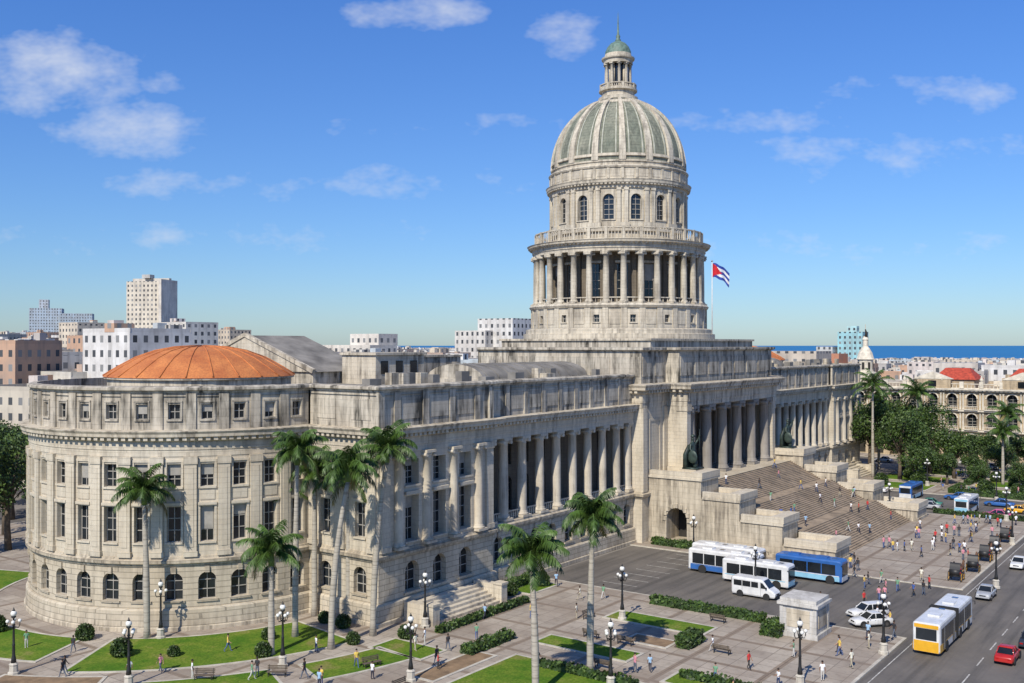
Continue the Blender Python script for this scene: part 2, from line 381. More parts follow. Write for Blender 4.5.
    for k in range(nb):
        u0 = k*b3; u1 = u0+b3; uc = (u0+u1)/2
        bay(mb, F3, u0, u1, 2.4, 6.9, [(uc, 1.9, 3.1, 6.2, True)], 0, .7, 1, bars=(2, 2))
        mb.box(F3, uc-.22, uc+.22, -.02, .2, 6.1, 6.72, 1)
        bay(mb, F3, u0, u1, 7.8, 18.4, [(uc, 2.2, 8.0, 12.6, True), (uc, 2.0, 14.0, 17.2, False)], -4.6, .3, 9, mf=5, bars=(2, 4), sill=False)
        if k: x, y, _ = F3(u0, -.72, 0); column(mb, x, y, 7.86, 18.3, .66, 8)
        mb.box(F3, u0+.6, u1-.6, -.9, -.7, 8.75, 8.9, 0)
        for j in range(6): x, y, _ = F3(u0+.85+j*(b3-1.7)/5, -.8, 0); mb.lathe(x, y, [(.1, 0), (.13, .3), (.06, .9)], 6, 0, True, False, 7.86)
        mb.box(F3, u0+.5, u1-.5, -.16, -.07, 21.9, 24.3, 6)
        mb.box(F3, u0-.4, u0+.4, -.2, .02, 21.1, 24.9, 6)
    x, y, _ = F3(.7, -.72, 0); column(mb, x, y, 7.86, 18.3, .66, 8); x, y, _ = F3(35.3, -.72, 0); column(mb, x, y, 7.86, 18.3, .66, 8)
    mb.box(F3, 0, 36, -4.6, -.06, 7.5, 7.84, 4); mb.box(F3, 0, 36, -4.6, .02, 18.32, 18.6, 0)
    mb.box(F3, 0, .02, -4.6, -.1, 7.84, 18.3, 0)
    vq(mb, F3, 0, 36, -.15, 21, 25, 6)
    Fb = Flat((-26, BQ), (-82, BQ))
    for k in range(14): bay(mb, Fb, k*4, k*4+4, 0, 25, [(k*4+2, 1.6, 9.3, 13, False), (k*4+2, 1.6, 3., 6, False), (k*4+2, 1.5, 15.1, 17.5, False)])
    mb.add([(x, y, 24.6) for x, y in path+[(-26, BQ)]], 4)
    c = (-81.8, 29.8)
    mb.lathe(c[0], c[1], [(10.9, 24.5), (10.9, 25.9), (11.3, 26.0), (11.3, 26.2)], 48, 0, False)
    mb.lathe(c[0], c[1], [(11.4, 26.21), (11.2, 26.4), (9.7, 27.4), (7.7, 28.5), (5.5, 29.3), (3.2, 29.75), (.01, 29.9)], 48, 7, False)
    for k in range(24):
        a = 2*pi*k/24
        mb.tube([(c[0]+r*cos(a), c[1]+r*sin(a), z) for r, z in ((11.4, 26.35), (9.7, 27.42), (7.7, 28.52), (5.5, 29.32), (3.2, 29.77), (.5, 29.93))], .09, 6, 7)
    g0, g1, e0, e1, er, rz_ = -65., -54., 28., 56., 26.3, 31.4
    mb.box(None, g0, g1, e0, BQ-.1, 24.5, er, 6)
    mid = (e0+e1)/2
    mb.add([(g0-.3, e0-.4, er), (g0-.3, mid, rz_), (g0-.3, e1, er)], 0); mb.add([(g1, e0, er), (g1, mid, rz_), (g1, e1, er)], 0)
    mb.add([(g0, e0-.4, er+.01), (g1, e0-.4, er+.01), (g1, mid, rz_), (g0, mid, rz_)], 4); mb.add([(g0, e1, er+.01), (g1, e1, er+.01), (g1, mid, rz_), (g0, mid, rz_)], 4)
    mb.tube([(g0-.2, e0-.4, er+.1), (g0-.2, mid, rz_+.1), (g0-.2, e1, er+.1)], .4, 4, 0, False)
    mb.box(None, -60, -50, 21, 27.5, 24.5, 28.6, 0); mb.box(None, -60.3, -49.7, 20.7, 27.7, 28.6, 28.95, 0)
    for k in range(3): mb.box(None, -59+k*3, -57.6+k*3, 20.93, 21.1, 26., 27.8, 2)
    rings = []
    for s_ in (-54., -28.):
        rings.append([(s_, 12-5.*cos(pi*i/12), 25.3+2.1*sin(pi*i/12)) for i in range(13)])
    mb.grid(rings, 4, True, False); mb.add(rings[0], 6); mb.box(None, -54.3, -28, 6.7, 17.3, 24.5, 25.4, 6)
    for k in range(11): mb.tube([(-53+k*2.5, 12-5.05*cos(pi*i/12), 25.32+2.12*sin(pi*i/12)) for i in range(13)], .06, 4, 4)
    random.seed(3)
    for k in range(14):
        x = random.uniform(-80, -30); y = random.uniform(1.5, 5.5); w = random.uniform(.5, 1.4); mb.box(None, x, x+w*1.5, y, y+w, 24.6, 25.9+random.random()*.9, random.choice((3, 0, 4)))
    for k in range(5):
        x = random.uniform(-58, -30); y = random.uniform(22, 40); mb.tube([(x, y, 24.6), (x, y, 26.+random.random()*2)], .5, 8, 4)
    mb.box(None, -47, -38, 24, 34, 24.6, 28.2, 6); mb.box(None, -47.2, -37.8, 23.8, 34.2, 28.2, 28.5, 0)
    for k in range(6): mb.box(None, -77.5, -66.5, -5.2+k*.6, -1.25, .1+k*.3-.3*(k > 0), .1+(k+1)*.3, 0)
    for xx in (-78.6, -66.5): mb.box(None, xx, xx+1.1, -5.4, -1.25, 0, 2.15, 0); mb.box(None, xx-.1, xx+1.2, -5.5, -4.2, 2.15, 2.4, 0)
    return mb
wb = build_wing()
obj('south_wing', wb.mesh('south_wing', CM), parent=cap)
obj('north_wing', wb.mesh('north_wing', CM, True), parent=cap)

def build_center():
    mb = MB(); BQ = CC[1]+CR_
    P = [(-26, 30), (-26, -1.5), (-18, -1.5), (-18, -5), (18, -5), (18, -1.5), (26, -1.5), (26, 30)]
    E = [(-.1, 20.5), (.06, 20.5), (.06, 21.2), (.15, 21.25), (.15, 22.5), (.5, 22.7), (.5, 23.), (1.2, 23.2), (1.25, 23.55), (1.45, 23.9), (1.45, 24.), (-.6, 24.15)]
    sweep(mb, P, E, 0)
    for i in range(len(P)-1):
        F = Flat(P[i], P[i+1]); dentils(mb, F, .1, F.L-.1, .45, 1.0, 22.72, 23.15, .85, 0)
    P2 = [(-26, 30), (-26, -1.5), (-18, -1.5), (-18, -3.8), (18, -3.8), (18, -1.5), (26, -1.5), (26, 30)]
    sweep(mb, P2, [(-.3, 24.1), (-.3, 29.), (.0, 29.1), (.25, 29.25), (.25, 29.6), (-.8, 29.65), (-.8, 29.3)], 6)
    mb.add([(x, y, 29.35) for x, y in P2], 4)
    mb.box(None, -17.9, 17.9, -4.9, 4., 20.52, 20.8, 0); mb.box(None, -17.95, 17.95, -4.95, -3.0, 20.4, 20.51, 0)
    for i in range(len(P2)-1):
        F = Flat(P2[i], P2[i+1])
        if F.L > 6:
            k = round(F.L/5.); st = F.L/k
            for j in range(k): mb.box(F, j*st+.6, j*st+st-.6, -.31, -.2, 25.2, 28.2, 6)
    for F in (Flat((-26, 30), (-26, -1.5)), Flat((26, -1.5), (26, 30))): vq(mb, F, 0, F.L, 0, 0, 20.6, 0)
    for F in (Flat((-26, BQ), (-26, 30)), Flat((26, 30), (26, BQ)),): vq(mb, F, 0, F.L, 0, 0, 24, 0)
    mb.box(None, -26, 26, 30, BQ, 24, 24.4, 4); mb.box(None, -25.9, 25.9, BQ-.3, BQ, 0, 24, 0)
    F = Flat((26, 30), (-26, 30)); vq(mb, F, 0, 52, 0, 20, 29.2, 6)
    for a, b in ((-26, -18), (18, 26)):
        F = Flat((a, -1.5), (b, -1.5)); vq(mb, F, 0, 8, 0, 0, 20.6, 0)
        mb.box(F, 0.002, 1.3, -.02, .22, 7.8, 20.45, 0); mb.box(F, 6.7, 7.998, -.02, .22, 7.8, 20.45, 0)
        mb.box(F, 2.2, 5.8, -.02, .1, 10.2, 10.5, 0); mb.box(F, 2.2, 5.8, -.02, .1, 18.4, 18.7, 0); mb.box(F, 2.2, 2.5, -.02, .1, 10.5, 18.4, 0); mb.box(F, 5.5, 5.8, -.02, .1, 10.5, 18.4, 0)
        sweep(mb, [(a, 0), (a, -1.5), (b, -1.5), (b, -2.0)] if a < 0 else [(a, -2.), (a, -1.5), (b, -1.5), (b, 0)], LEDGE, 1)
        mb.box(F, 2.9, 5.1, -.02, .16, 2.2, 5.6, 0); mb.box(F, 3.2, 4.8, .1, .19, 2.5, 5.3, 2)
    for sg in (-1, 1):
        x0, x1 = (-18, -16.7) if sg < 0 else (16.7, 18)
        mb.box(None, x0, x1, -5, -3.3, 8.9, 20.5, 0); mb.box(None, x0+.001, x1-.001, -3.3, -1.52, 8.9, 20.5, 0)
        mb.box(None, x0-.12, x1+.12, -5.12, -3.2, 8.9, 9.7, 0); mb.box(None, x0-.12, x1+.12, -5.12, -3.2, 19.7, 20.48, 0)
        mb.box(None, x0, x1, -1.52, 4, 8.9, 20.5, 0)
    for k in range(6):
        s_ = -15.0+k*6.0; column(mb, s_, -4.0, 8.95, 20.4, .88, 10, 24)
        column(mb, s_, -.4, 8.95, 20.5, .88, 10, 24)
    F = Flat((-17, 4), (17, 4))
    for k in range(5):
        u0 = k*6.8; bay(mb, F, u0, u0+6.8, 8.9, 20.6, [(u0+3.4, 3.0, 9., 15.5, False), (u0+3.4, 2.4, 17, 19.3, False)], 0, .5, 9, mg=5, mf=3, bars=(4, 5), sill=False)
    mb.box(None, -18, 18, -8, 4.1, 0, 8.95, 1)
    mb.box(None, -20, 20, 0.3, 29.5, 29.3, 30.7, 6); mb.box(None, -20.3, 20.3, 0, 29.8, 30.7, 31.05, 0)
    return mb
obj('central_block', build_center().mesh('central_block', CM+[M_GR]), parent=cap)

def build_dome():
    mb = MB(); c = (0, 17.8)
    L = lambda pr, n=96, m=0, sm=False: mb.lathe(c[0], c[1], pr, n, m, sm, False)
    L([(17.4, 30.9), (17.4, 32.0), (16.9, 32.1), (16.9, 32.9), (16.1, 33.1)])
    A = Arc(c, 15.8, 0, .9); n = 32; bw = 2*pi*15.8/n
    for i in range(n):
        u0 = i*bw; uc = u0+bw/2
        bay(mb, A, u0, u0+bw, 33., 37., [(uc, 1., 34.2, 35.6, False)] if i % 2 else [], 0, .5, 0, bars=(2, 2))
        if not i % 2: mb.box(A, uc-.9, uc+.9, -.02, .08, 33.8, 36.2, 0)
        mb.box(A, u0-.5, u0+.5, -.02, .18, 33.1, 37., 0)
    L([(15.7, 36.9), (16.1, 37.), (16.3, 37.4), (16.0, 37.75), (12., 37.8)])
    for i in range(n):
        a = 2*pi*i/n; column(mb, c[0]+15.0*cos(a), c[1]+15.0*sin(a), 37.8, 47.0, .56, 0, 14)
    B = Arc(c, 12.4, 0, .9); bw2 = 2*pi*12.4/16
    for i in range(16):
        u0 = i*bw2; uc = u0+bw2/2
        bay(mb, B, u0, u0+bw2, 37.7, 47.1, [(uc, 2., 39., 45., False)], 0, .5, 9, bars=(2, 4))
        for sg in (-1, 1): mb.box(B, uc+sg*1.9-.4, uc+sg*1.9+.4, -.02, .25, 37.8, 47., 9)
        mb.box(B, uc-1.25, uc+1.25, -.02, .3, 45.1, 45.5, 0)
    balustrade(mb, Arc(c, 15.0, 0, .9), 0, 2*pi*15.0, 0, 37.8, 1.1, 0, .9, 40)
    L([(12.2, 47.02), (15.6, 47.0), (15.6, 47.7), (15.75, 47.75), (15.75, 48.6), (16., 48.75), (16.5, 48.95), (16.55, 49.3), (16.7, 49.5), (12.3, 49.65)])
    dentils(mb, Arc(c, 15.75, 0, 5), 0, 2*pi*15.75, .0, .5, 48.62, 48.88, .8, 0)
    balustrade(mb, Arc(c, 15.1, 0, .9), 0, 2*pi*15.1, 0, 49.65, 2.1, 0, .55, 3.0)
    D = Arc(c, 12.2, 0, .8); bw3 = 2*pi*12.2/16
    for i in range(16):
        u0 = i*bw3-bw3/2; uc = u0+bw3/2
        bay(mb, D, u0, u0+bw3, 49.6, 59.2, [(uc, 1.9, 53.1, 57.7, True)], 0, .6, 0, bars=(2, 4))
        mb.box(D, uc-1.25, uc-.98, -.02, .16, 52.9, 56.8, 0); mb.box(D, uc+.98, uc+1.25, -.02, .16, 52.9, 56.8, 0)
        for du in (-.62, .62):
            mb.box(D, u0+du-.32, u0+du+.32, -.02, .36, 52.6, 58.3, 0); mb.box(D, u0+du-.4, u0+du+.4, -.02, .45, 58.3, 58.75, 0)
        mb.box(D, u0-1.15, u0+1.15, -.02, .5, 51.8, 52.6, 0)
    L([(12.2, 51.2), (12.65, 51.3), (12.65, 51.75), (12.1, 51.9)])
    L([(12.1, 58.7), (12.45, 58.75), (12.5, 59.3), (12.8, 59.4), (13.1, 59.7), (13.15, 60.1), (13.25, 60.3), (12.1, 60.5)])
    dentils(mb, Arc(c, 12.5, 0, 5), 0, 2*pi*12.5, 0, .5, 59.35, 59.6, .7, 0)
    L([(12.45, 60.4), (12.45, 62.6), (12.65, 62.7), (12.75, 63.), (12.6, 63.2), (12.1, 63.3), (12.1, 63.9), (12.3, 64.), (12.3, 64.3), (11.9, 64.4)])
    for i in range(32):
        E = Arc(c, 12.45, 0, 2); u = 2*pi*12.45*(i+.5)/32; mb.box(E, u-.75, u+.75, -.02, .06, 60.9, 62.2, 0); mb.box(E, u+1.0, u+1.46, -.02, .14, 60.5, 62.6, 0)
    pr = [(12.*cos(t), 64.3+11.4*sin(t)) for t in [radians(75.)*i/20 for i in range(21)]]
    mb.lathe(c[0], c[1], pr, 96, 10, True, False)
    def rib(a, w0, w1, h, mat, i0=0, i1=20):
        rings = []
        for i in range(i0, i1+1):
            r, z = pr[i]; t = radians(75.)*i/20; f = i/20; w = w0+(w1-w0)*f
            nx, nz = cos(t), sin(t); tang = (-sin(a), cos(a)); ring = []
            for sw, hh in ((-1, -.2), (-.9, h), (.9, h), (1, -.2)):
                rr = r+nx*hh; zz = z+nz*hh
                ring.append((c[0]+rr*cos(a)+tang[0]*w*sw/2, c[1]+rr*sin(a)+tang[1]*w*sw/2, zz))
            rings.append(ring)
        mb.grid(rings, mat, False, False)
        mb.add(rings[0], mat); mb.add(rings[-1], mat)
    for i in range(16):
        a = 2*pi*(i+.5)/16; rib(a, 1.35, .55, .38, 0)
        rib(a+radians(5.4), .3, .1, .16, 12, 1, 18); rib(a-radians(5.4), .3, .1, .16, 12, 1, 18)
    for i in (1, 17):
        r, z = pr[i]; L([(r-.1, z-.25), (r+.3, z-.1), (r+.2, z+.3), (r-.3, z+.4)], 96, 0)
    L([(3.4, 75.3), (3.6, 75.6), (3.6, 76.1), (3.0, 76.2), (3.0, 77.0), (3.5, 77.2), (3.5, 77.5), (2.1, 77.5)], 32)
    balustrade(mb, Arc(c, 3.2, 0, .5), 0, 2*pi*3.2, 0, 77.5, .95, 0, .35, 2.5)
    mb.lathe(c[0], c[1], [(1.55, 77.4), (1.55, 82.6)], 16, 2, False, False)
    for i in range(10):
        a = 2*pi*i/10; column(mb, c[0]+2.25*cos(a), c[1]+2.25*sin(a), 77.5, 82.5, .27, 0, 10)
        mb.tube([(c[0]+1.6*cos(a), c[1]+1.6*sin(a), 77.5), (c[0]+1.6*cos(a), c[1]+1.6*sin(a), 82.5)], .22, 8, 0)
    L([(1.5, 82.5), (2.65, 82.5), (2.7, 83.1), (3.0, 83.3), (3.05, 83.6), (2.5, 83.8), (2.4, 84.4)], 32)
    L([(2.4, 84.4), (2.35, 84.9), (2.0, 85.7), (1.4, 86.4), (.7, 86.8), (.45, 86.95)], 32, 11, True)
    L([(.45, 86.9), (.55, 87.1), (.3, 87.4), (.42, 87.8), (.2, 88.2), (.14, 89.5), (.05, 91.8), (.0, 92.4)], 12, 11, True)
    tab = [(30, 30), (31, 31), (37.8, 37.1), (47., 45.9), (49.65, 47.9), (51.75, 50.), (52.9, 51.4), (59.2, 57.4), (60.5, 58.6), (64.3, 61.8), (75.3, 74.3), (77.5, 76.6), (84.4, 83.2), (92.4, 91.2)]
    def mp(z):
        for (a, b), (a2, b2) in zip(tab, tab[1:]):
            if z <= a2: return b+(b2-b)*(z-a)/(a2-a)
        return z
    mb.v = [(x, y, mp(z)) for x, y, z in mb.v]
    return mb
obj('dome', build_dome().mesh('dome', [M_DO, M_RU, M_GL, M_FR, M_RF, M_DK, M_AT, M_TC, M_CO, M_IN, M_PN, M_CU, simple('dome_panel_light', (.42, .42, .34), .9, .35, .8)]), parent=cap)

def build_stairs():
    mb = MB(); z = 8.95; q = -8.; st = 16; rise = 8.95/(3*st+1)
    def surf(q0, q1, za, zb_):
        mb.add([(-18, q0, za), (18, q0, za), (18, q1, zb_), (-18, q1, zb_)], 0)
    for f in range(3):
        for k in range(st):
            surf(q, q, z, z-rise); z -= rise; surf(q, q-.36, z, z); q -= .36
        if f < 2: surf(q, q-1.9, z, z); q -= 1.9
    surf(q, q, z, 0)
    tiers = [(-1.52, -10.2, 9.9), (-10.2, -16.2, 7.3), (-16.2, -22.6, 4.6), (-22.6, -30., 1.9)]
    for sg in (-1, 1):
        x0, x1 = (-24, -18) if sg < 0 else (18, 24)
        for i, (a, b, h) in enumerate(tiers):
            if i == 0 and sg < 0:
                F = Flat((-24, a), (-24, b)); bay(mb, F, 0, F.L, 0, h, [(4.7, 3.4, .02, 5.6, True)], 0, 4., 1, mg=3, bars=None, sill=False)
                mb.add([(x0, b, 0), (x1, b, 0), (x1, b, h), (x0, b, h)], 1); mb.add([(x1, a, 0), (x1, b, 0), (x1, b, h), (x1, a, h)], 1); mb.add([(x0, a, h), (x1, a, h), (x1, b, h), (x0, b, h)], 1)
                for j in range(9):
                    t = pi*j/8; mb.box(F, 4.7-2.05*cos(t)-.25, 4.7-2.05*cos(t)+.25, 0, .15+.01*j, 3.9+2.05*sin(t)-.3, 3.9+2.05*sin(t)+.3, 1)
            else: mb.box(None, x0, x1, b, a-.001, 0, h, 1)
            mb.box(None, x0-.2, x1+.2, b-.2, a-.25 if i else a, h, h+.35, 2)
            mb.box(None, x0-.15, x1+.15, b-.15, a, .0, .6, 1)
            mb.box(None, x0-.1, x1+.1, b-.25, b+1.6, h+.35, h+1.25, 2)
            mb.box(None, x0-.1, x0+.5, b+1.6, a-.3, h+.35, h+1.15, 2); mb.box(None, x1-.5, x1+.1, b+1.6, a-.3, h+.35, h+1.15, 2)
        cx = 19.6*sg
        mb.box(None, cx-1.9, cx+1.9, -8.4, -5.2, 9.9, 10.6, 2); mb.box(None, cx-1.5, cx+1.5, -8., -5.4, 10.6, 11.1, 2)
    return mb
M_CHK = stone('cheek_wall_stone', (.60, .53, .41), (.50, .43, .32), gr=.75, bw=2.4, bh=.8, mortar=.025, bmix=.4)
obj('grand_staircase', build_stairs().mesh('grand_staircase', [M_STEP, M_CHK, M_ST, M_DK]), parent=cap)

# ------------------------------------------------------------------ skinned figures
def skin(name, verts, edges, rad, root=0, sub=1):
    me = bpy.data.meshes.new('tmp'); me.from_pydata(verts, edges, [])
    o = bpy.data.objects.new('tmp', me); COL.objects.link(o)
    md = o.modifiers.new('s', 'SKIN'); md.use_smooth_shade = True
    for i, r in enumerate(rad):
        sv = me.skin_vertices[0].data[i]; sv.radius = r if isinstance(r, tuple) else (r, r); sv.use_root = (i == root)
    if sub: ss = o.modifiers.new('u', 'SUBSURF'); ss.levels = sub; ss.render_levels = sub
    dg = bpy.context.evaluated_depsgraph_get(); ev = o.evaluated_get(dg)
    out = bpy.data.meshes.new_from_object(ev, depsgraph=dg); out.name = name
    bpy.data.objects.remove(o); return out
def merge(name, parts, mats):
    V, F, Mi = [], [], []
    for me, fn in parts:
        b = len(V); V.extend([tuple(v.co) for v in me.vertices])
        for p in me.polygons: F.append(tuple(b+i for i in p.vertices)); Mi.append(fn(p.center) if fn else p.material_index)
    m = bpy.data.meshes.new(name); m.from_pydata(V, [], F)
    for x in mats: m.materials.append(x)
    m.polygons.foreach_set('material_index', Mi); m.polygons.foreach_set('use_smooth', [True]*len(F)); m.update(); return m
def rnd_mat(name, cols):
    m, t, b = nt(name); oi = N(t, 'ShaderNodeObjectInfo').outputs['Random']
    c = ramp(t, oi, [(i/len(cols), c) for i, c in enumerate(cols)], 'CONSTANT'); t.links.new(c, b.inputs['Base Color']); b.inputs['Roughness'].default_value = .85; return m
M_SHIRT = rnd_mat('shirt_cloth', [(.75, .75, .73), (.55, .04, .04), (.06, .12, .35), (.7, .67, .55), (.03, .03, .035), (.6, .25, .3), (.7, .5, .1), (.15, .3, .18), (.8, .8, .8), (.3, .45, .6)])
M_PANTS = rnd_mat('trouser_cloth', [(.04, .06, .13), (.03, .03, .03), (.4, .35, .25), (.1, .12, .16), (.08, .12, .25), (.5, .48, .44), (.03, .03, .05)])
M_SKIN = rnd_mat('skin', [(.32, .17, .10), (.12, .06, .035), (.42, .25, .17), (.2, .1, .06)])
M_HAIR = simple('hair', (.02, .014, .01), .8); M_SHOE = simple('shoe', (.04, .03, .03), .7)
def person_mesh(name, sw=.25, arm=.2, bend=.0):
    v = [(0, 0, .93), (0, 0, 1.12), (0, 0, 1.34), (0, .0, 1.47), (0, .015, 1.56), (0, .02, 1.66)]
    r = [(.15, .10), (.13, .09), (.16, .10), .055, .075, .085]; e = [(0, 1), (1, 2), (2, 3), (3, 4), (4, 5)]
    def ad(p, rr, par): v.append(p); r.append(rr); e.append((par, len(v)-1)); return len(v)-1
    for sg in (-1, 1):
        a = sw*sg; h = ad((.09*sg, 0, .88), .09, 0); k = ad((.10*sg, sin(a)*.42+.02, .88-.41*cos(a)), .062, h)
        an = ad((.10*sg, sin(a)*.42+.02+sin(a-.25*abs(sw)*4*(1 if sg*sw < 0 else .2))*.38, max(.09, .88-.41*cos(a)-.38*cos(a-.2))), .042, k)
        p = v[an]; ad((p[0]+.02*sg, p[1]+.17, .045), (.045, .035), an)
        b = -arm*sg; sh = ad((.175*sg, 0, 1.41), .06, 2); el = ad((.225*sg, sin(b)*.28, 1.41-.28*cos(b)), .043, sh)
        b2 = b+.3+bend; wr = ad((.235*sg, sin(b)*.28+sin(b2)*.25, v[el][2]-.25*cos(b2)), .03, el)
        w = Vector(v[wr]); d = Vector((0, sin(b2), -cos(b2))); hp = ad(tuple(w+d*.08), (.035, .018), wr)
    body = skin(name, v, e, r, 0, 1)
    mb = MB()
    mb.sphere((0, .0, 1.685), .098, 12, 8, 1, (1, 1.05, .95)); mb.sphere((0, .105, 1.63), .02, 6, 4, 0)
    for sg in (-1, 1):
        mb.sphere((sg*.09, .02, 1.635), .022, 6, 4, 0)
        mb.sphere((sg*.033, .098, 1.655), .012, 6, 4, 1)
        hand = Vector([p for i, p in enumerate(v) if p[0]*sg > .2][-1]); pr = Vector([p for i, p in enumerate(v) if p[0]*sg > .2][-2]); d = (hand-pr).normalized()
        for j, ln in enumerate((.06, .075, .08, .07)):
            o = hand+Vector((0, (j-1.5)*.02, 0)); mb.tube([o, o+d*ln*.6, o+d*ln+Vector((-.015*sg, 0, 0))], [.011, .010, .007], 5, 0)
        mb.tube([hand-d*.03, hand-d*.01+Vector((0, .04, 0)), hand+d*.03+Vector((0, .05, 0))], [.012, .011, .008], 5, 0)
    ex = mb.mesh('x', [M_SKIN, M_HAIR])
    def fn(c):
        if c.z > 1.46: return 0
        if c.z < .09: return 4
        if abs(c.x) > .19 and c.z < 1.22: return 0
        return 2 if c.z > .92 else 3
    return merge(name, [(body, fn), (ex, None)], [M_SKIN, M_HAIR, M_SHIRT, M_PANTS, M_SHOE])
PM = [person_mesh('person_a', .38, .35), person_mesh('person_b', .22, .2), person_mesh('person_c', .06, .06), person_mesh('person_d', -.35, -.3, .3), person_mesh('person_e', .1, .1, 1.1)]
def put(name, data, s, q, z=0, rz=0, sc=None): p = W(s, q, z); return obj(name, data, p, ANG+rz, None, sc)

def stair_z(q):
    rise = 8.95/49; z = 8.95; c = -8.
    if q > c: return z
    for f in range(3):
        for k in range(16):
            z -= rise
            if q > c-.36: return z
            c -= .36
        if f < 2:
            if q > c-1.9: return z
            c -= 1.9
    return .12
rp = random.Random(11)
def person(s, q, z=.12, rz=None): put('person', rp.choice(PM), s, q, z, rp.uniform(0, 6.28) if rz is None else rz, rp.uniform(.93, 1.06))
for _ in range(26): q = rp.uniform(-28, -8); person(rp.uniform(-16, 16), q, stair_z(q))
for _ in range(40):
    s, q = rp.uniform(-27, 28), rp.uniform(-46, -31); person(s, q)
    if rp.random() < .45: person(s+rp.uniform(-.8, .8), q+rp.uniform(.5, .8))
for _ in range(16): person(rp.uniform(-51, -29), rp.uniform(-45, -32), .02)
for s, q in ((-62, -43), (-63, -43.4), (-66, -40), (-71, -44.5), (-75, -42), (-59, -45), (-56, -44), (-69, -33), (-77, -37), (-58, -14), (-60, -12), (-67, -16), (-70, -12), (-78, -31), (-79, -30), (-84, -12), (-88, -14), (-89, -15), (-93, -8.5), (-100, -3), (-101, -3.5), (-104, 1), (-107, 6), (-110, 11.5), (-110.6, 10.8), (-98, -7), (-84, -9), (-73, -8), (-64, -8), (-54, -46), (-80, -40), (-83, -22), (-106, 17), (-108, 22), (-97, 5), (-56, -6), (-66, -45.5), (-72, -38), (-99, -10), (-98.4, -9.6), (-92, -2), (-94.5, -12), (-86, -9.5), (-79.5, -12), (-104.5, 5)): person(s, q)
for _ in range(26): person(rp.uniform(54, 98), rp.uniform(-46, -20))

def statue_mesh():
    v = [(0, 0, 2.3), (0, .05, 3.1), (0, 0, 3.7), (0, 0, 4.15), (0, -.05, 4.45), (0, -.06, 4.8)]
    r = [(.75, .65), (.5, .42), (.6, .4), .2, .28, .26]; e = [(0, 1), (1, 2), (2, 3), (3, 4), (4, 5)]
    def ad(p, rr, par): v.append(p); r.append(rr); e.append((par, len(v)-1)); return len(v)-1
    h = ad((-.35, -.1, 1.6), .5, 0); k = ad((-.4, -.7, 1.2), .4, h); ad((-.4, -.6, .2), .35, k)
    h = ad((.35, 0, 1.5), .5, 0); k = ad((.4, -.1, .8), .45, h); ad((.45, .1, .15), .42, k)
    s1 = ad((.7, 0, 3.75), .22, 2); e1 = ad((1.05, -.3, 4.2), .17, s1); w1 = ad((1.15, -.6, 4.9), .12, e1); ad((1.15, -.65, 5.15), .14, w1)
    s2 = ad((-.7, 0, 3.7), .22, 2); e2 = ad((-1.0, -.1, 3.0), .18, s2); w2 = ad((-.9, -.6, 2.6), .13, e2); ad((-.9, -.75, 2.55), .14, w2)
    b = skin('st', v, e, r, 0, 2); mb = MB()
    mb.box(None, -1.3, 1.3, -1.3, 1.1, 0, .25, 0); mb.sphere((-1., -.5, 1.9), 1.0, 16, 8, 0, (.2, .8, 1))
    mb.lathe(0, -.06, [(.3, 4.8), (.36, 4.9), (.3, 5.1), (.12, 5.25)], 12, 0); mb.tube([(1.15, -.6, 2.), (1.15, -.65, 6.0)], .05, 6, 0)
    for j in range(5): a = -1.+j*.5; mb.tube([(a*.6, .3, 3.6), (a*.9, .75, 2.2), (a*1.0, .7, .2)], [.25, .38, .42], 8, 0)
    return merge('bronze_statue', [(b, lambda c: 0), (mb.mesh('x', [M_BRONZE]), None)], [M_BRONZE])
SM = statue_mesh(); put('bronze_statue', SM, -19.6, -6.7, 11.1, 0, 1.); put('bronze_statue', SM, 19.6, -6.7, 11.1, 0, 1.)

def flag():
    fl = obj('national_flag', None, W(5, 1.5, 29.4), 0)
    mb = MB(); mb.tube([(0, 0, 0), (0, 0, 15.4)], [.12, .07], 8, 0); mb.sphere((0, 0, 15.5), .18, 8, 6, 1)
    obj('flagpole', mb.mesh('flagpole', [P_WHITE, M_CHROME]), parent=fl)
    mb = MB(); nx, nz = 30, 15; Lx, H = 3.9, 2.5
    def P(i, j):
        u = i/nx; w = j/nz; x = u*Lx*.75; return (x+.1, .35*sin(u*9+w*1.5)*u**.5, 15.1-H+w*H-u*u*1.7+.12*sin(u*11))
    for i in range(nx):
        for j in range(nz):
            u = (i+.5)/nx*Lx; w = (j+.5)/nz; tri = u < H*.866*(1-abs(w-.5)*2)
            mb.add([P(i, j), P(i+1, j), P(i+1, j+1), P(i, j+1)], 2 if tri else (0 if int(w*5) % 2 == 0 else 1), True)
    obj('flag_cloth', mb.mesh('flag_cloth', [simple('flag_blue', (.02, .05, .3)), simple('flag_white', (.75, .75, .75)), simple('flag_red', (.55, .01, .02))]), parent=fl)
flag()

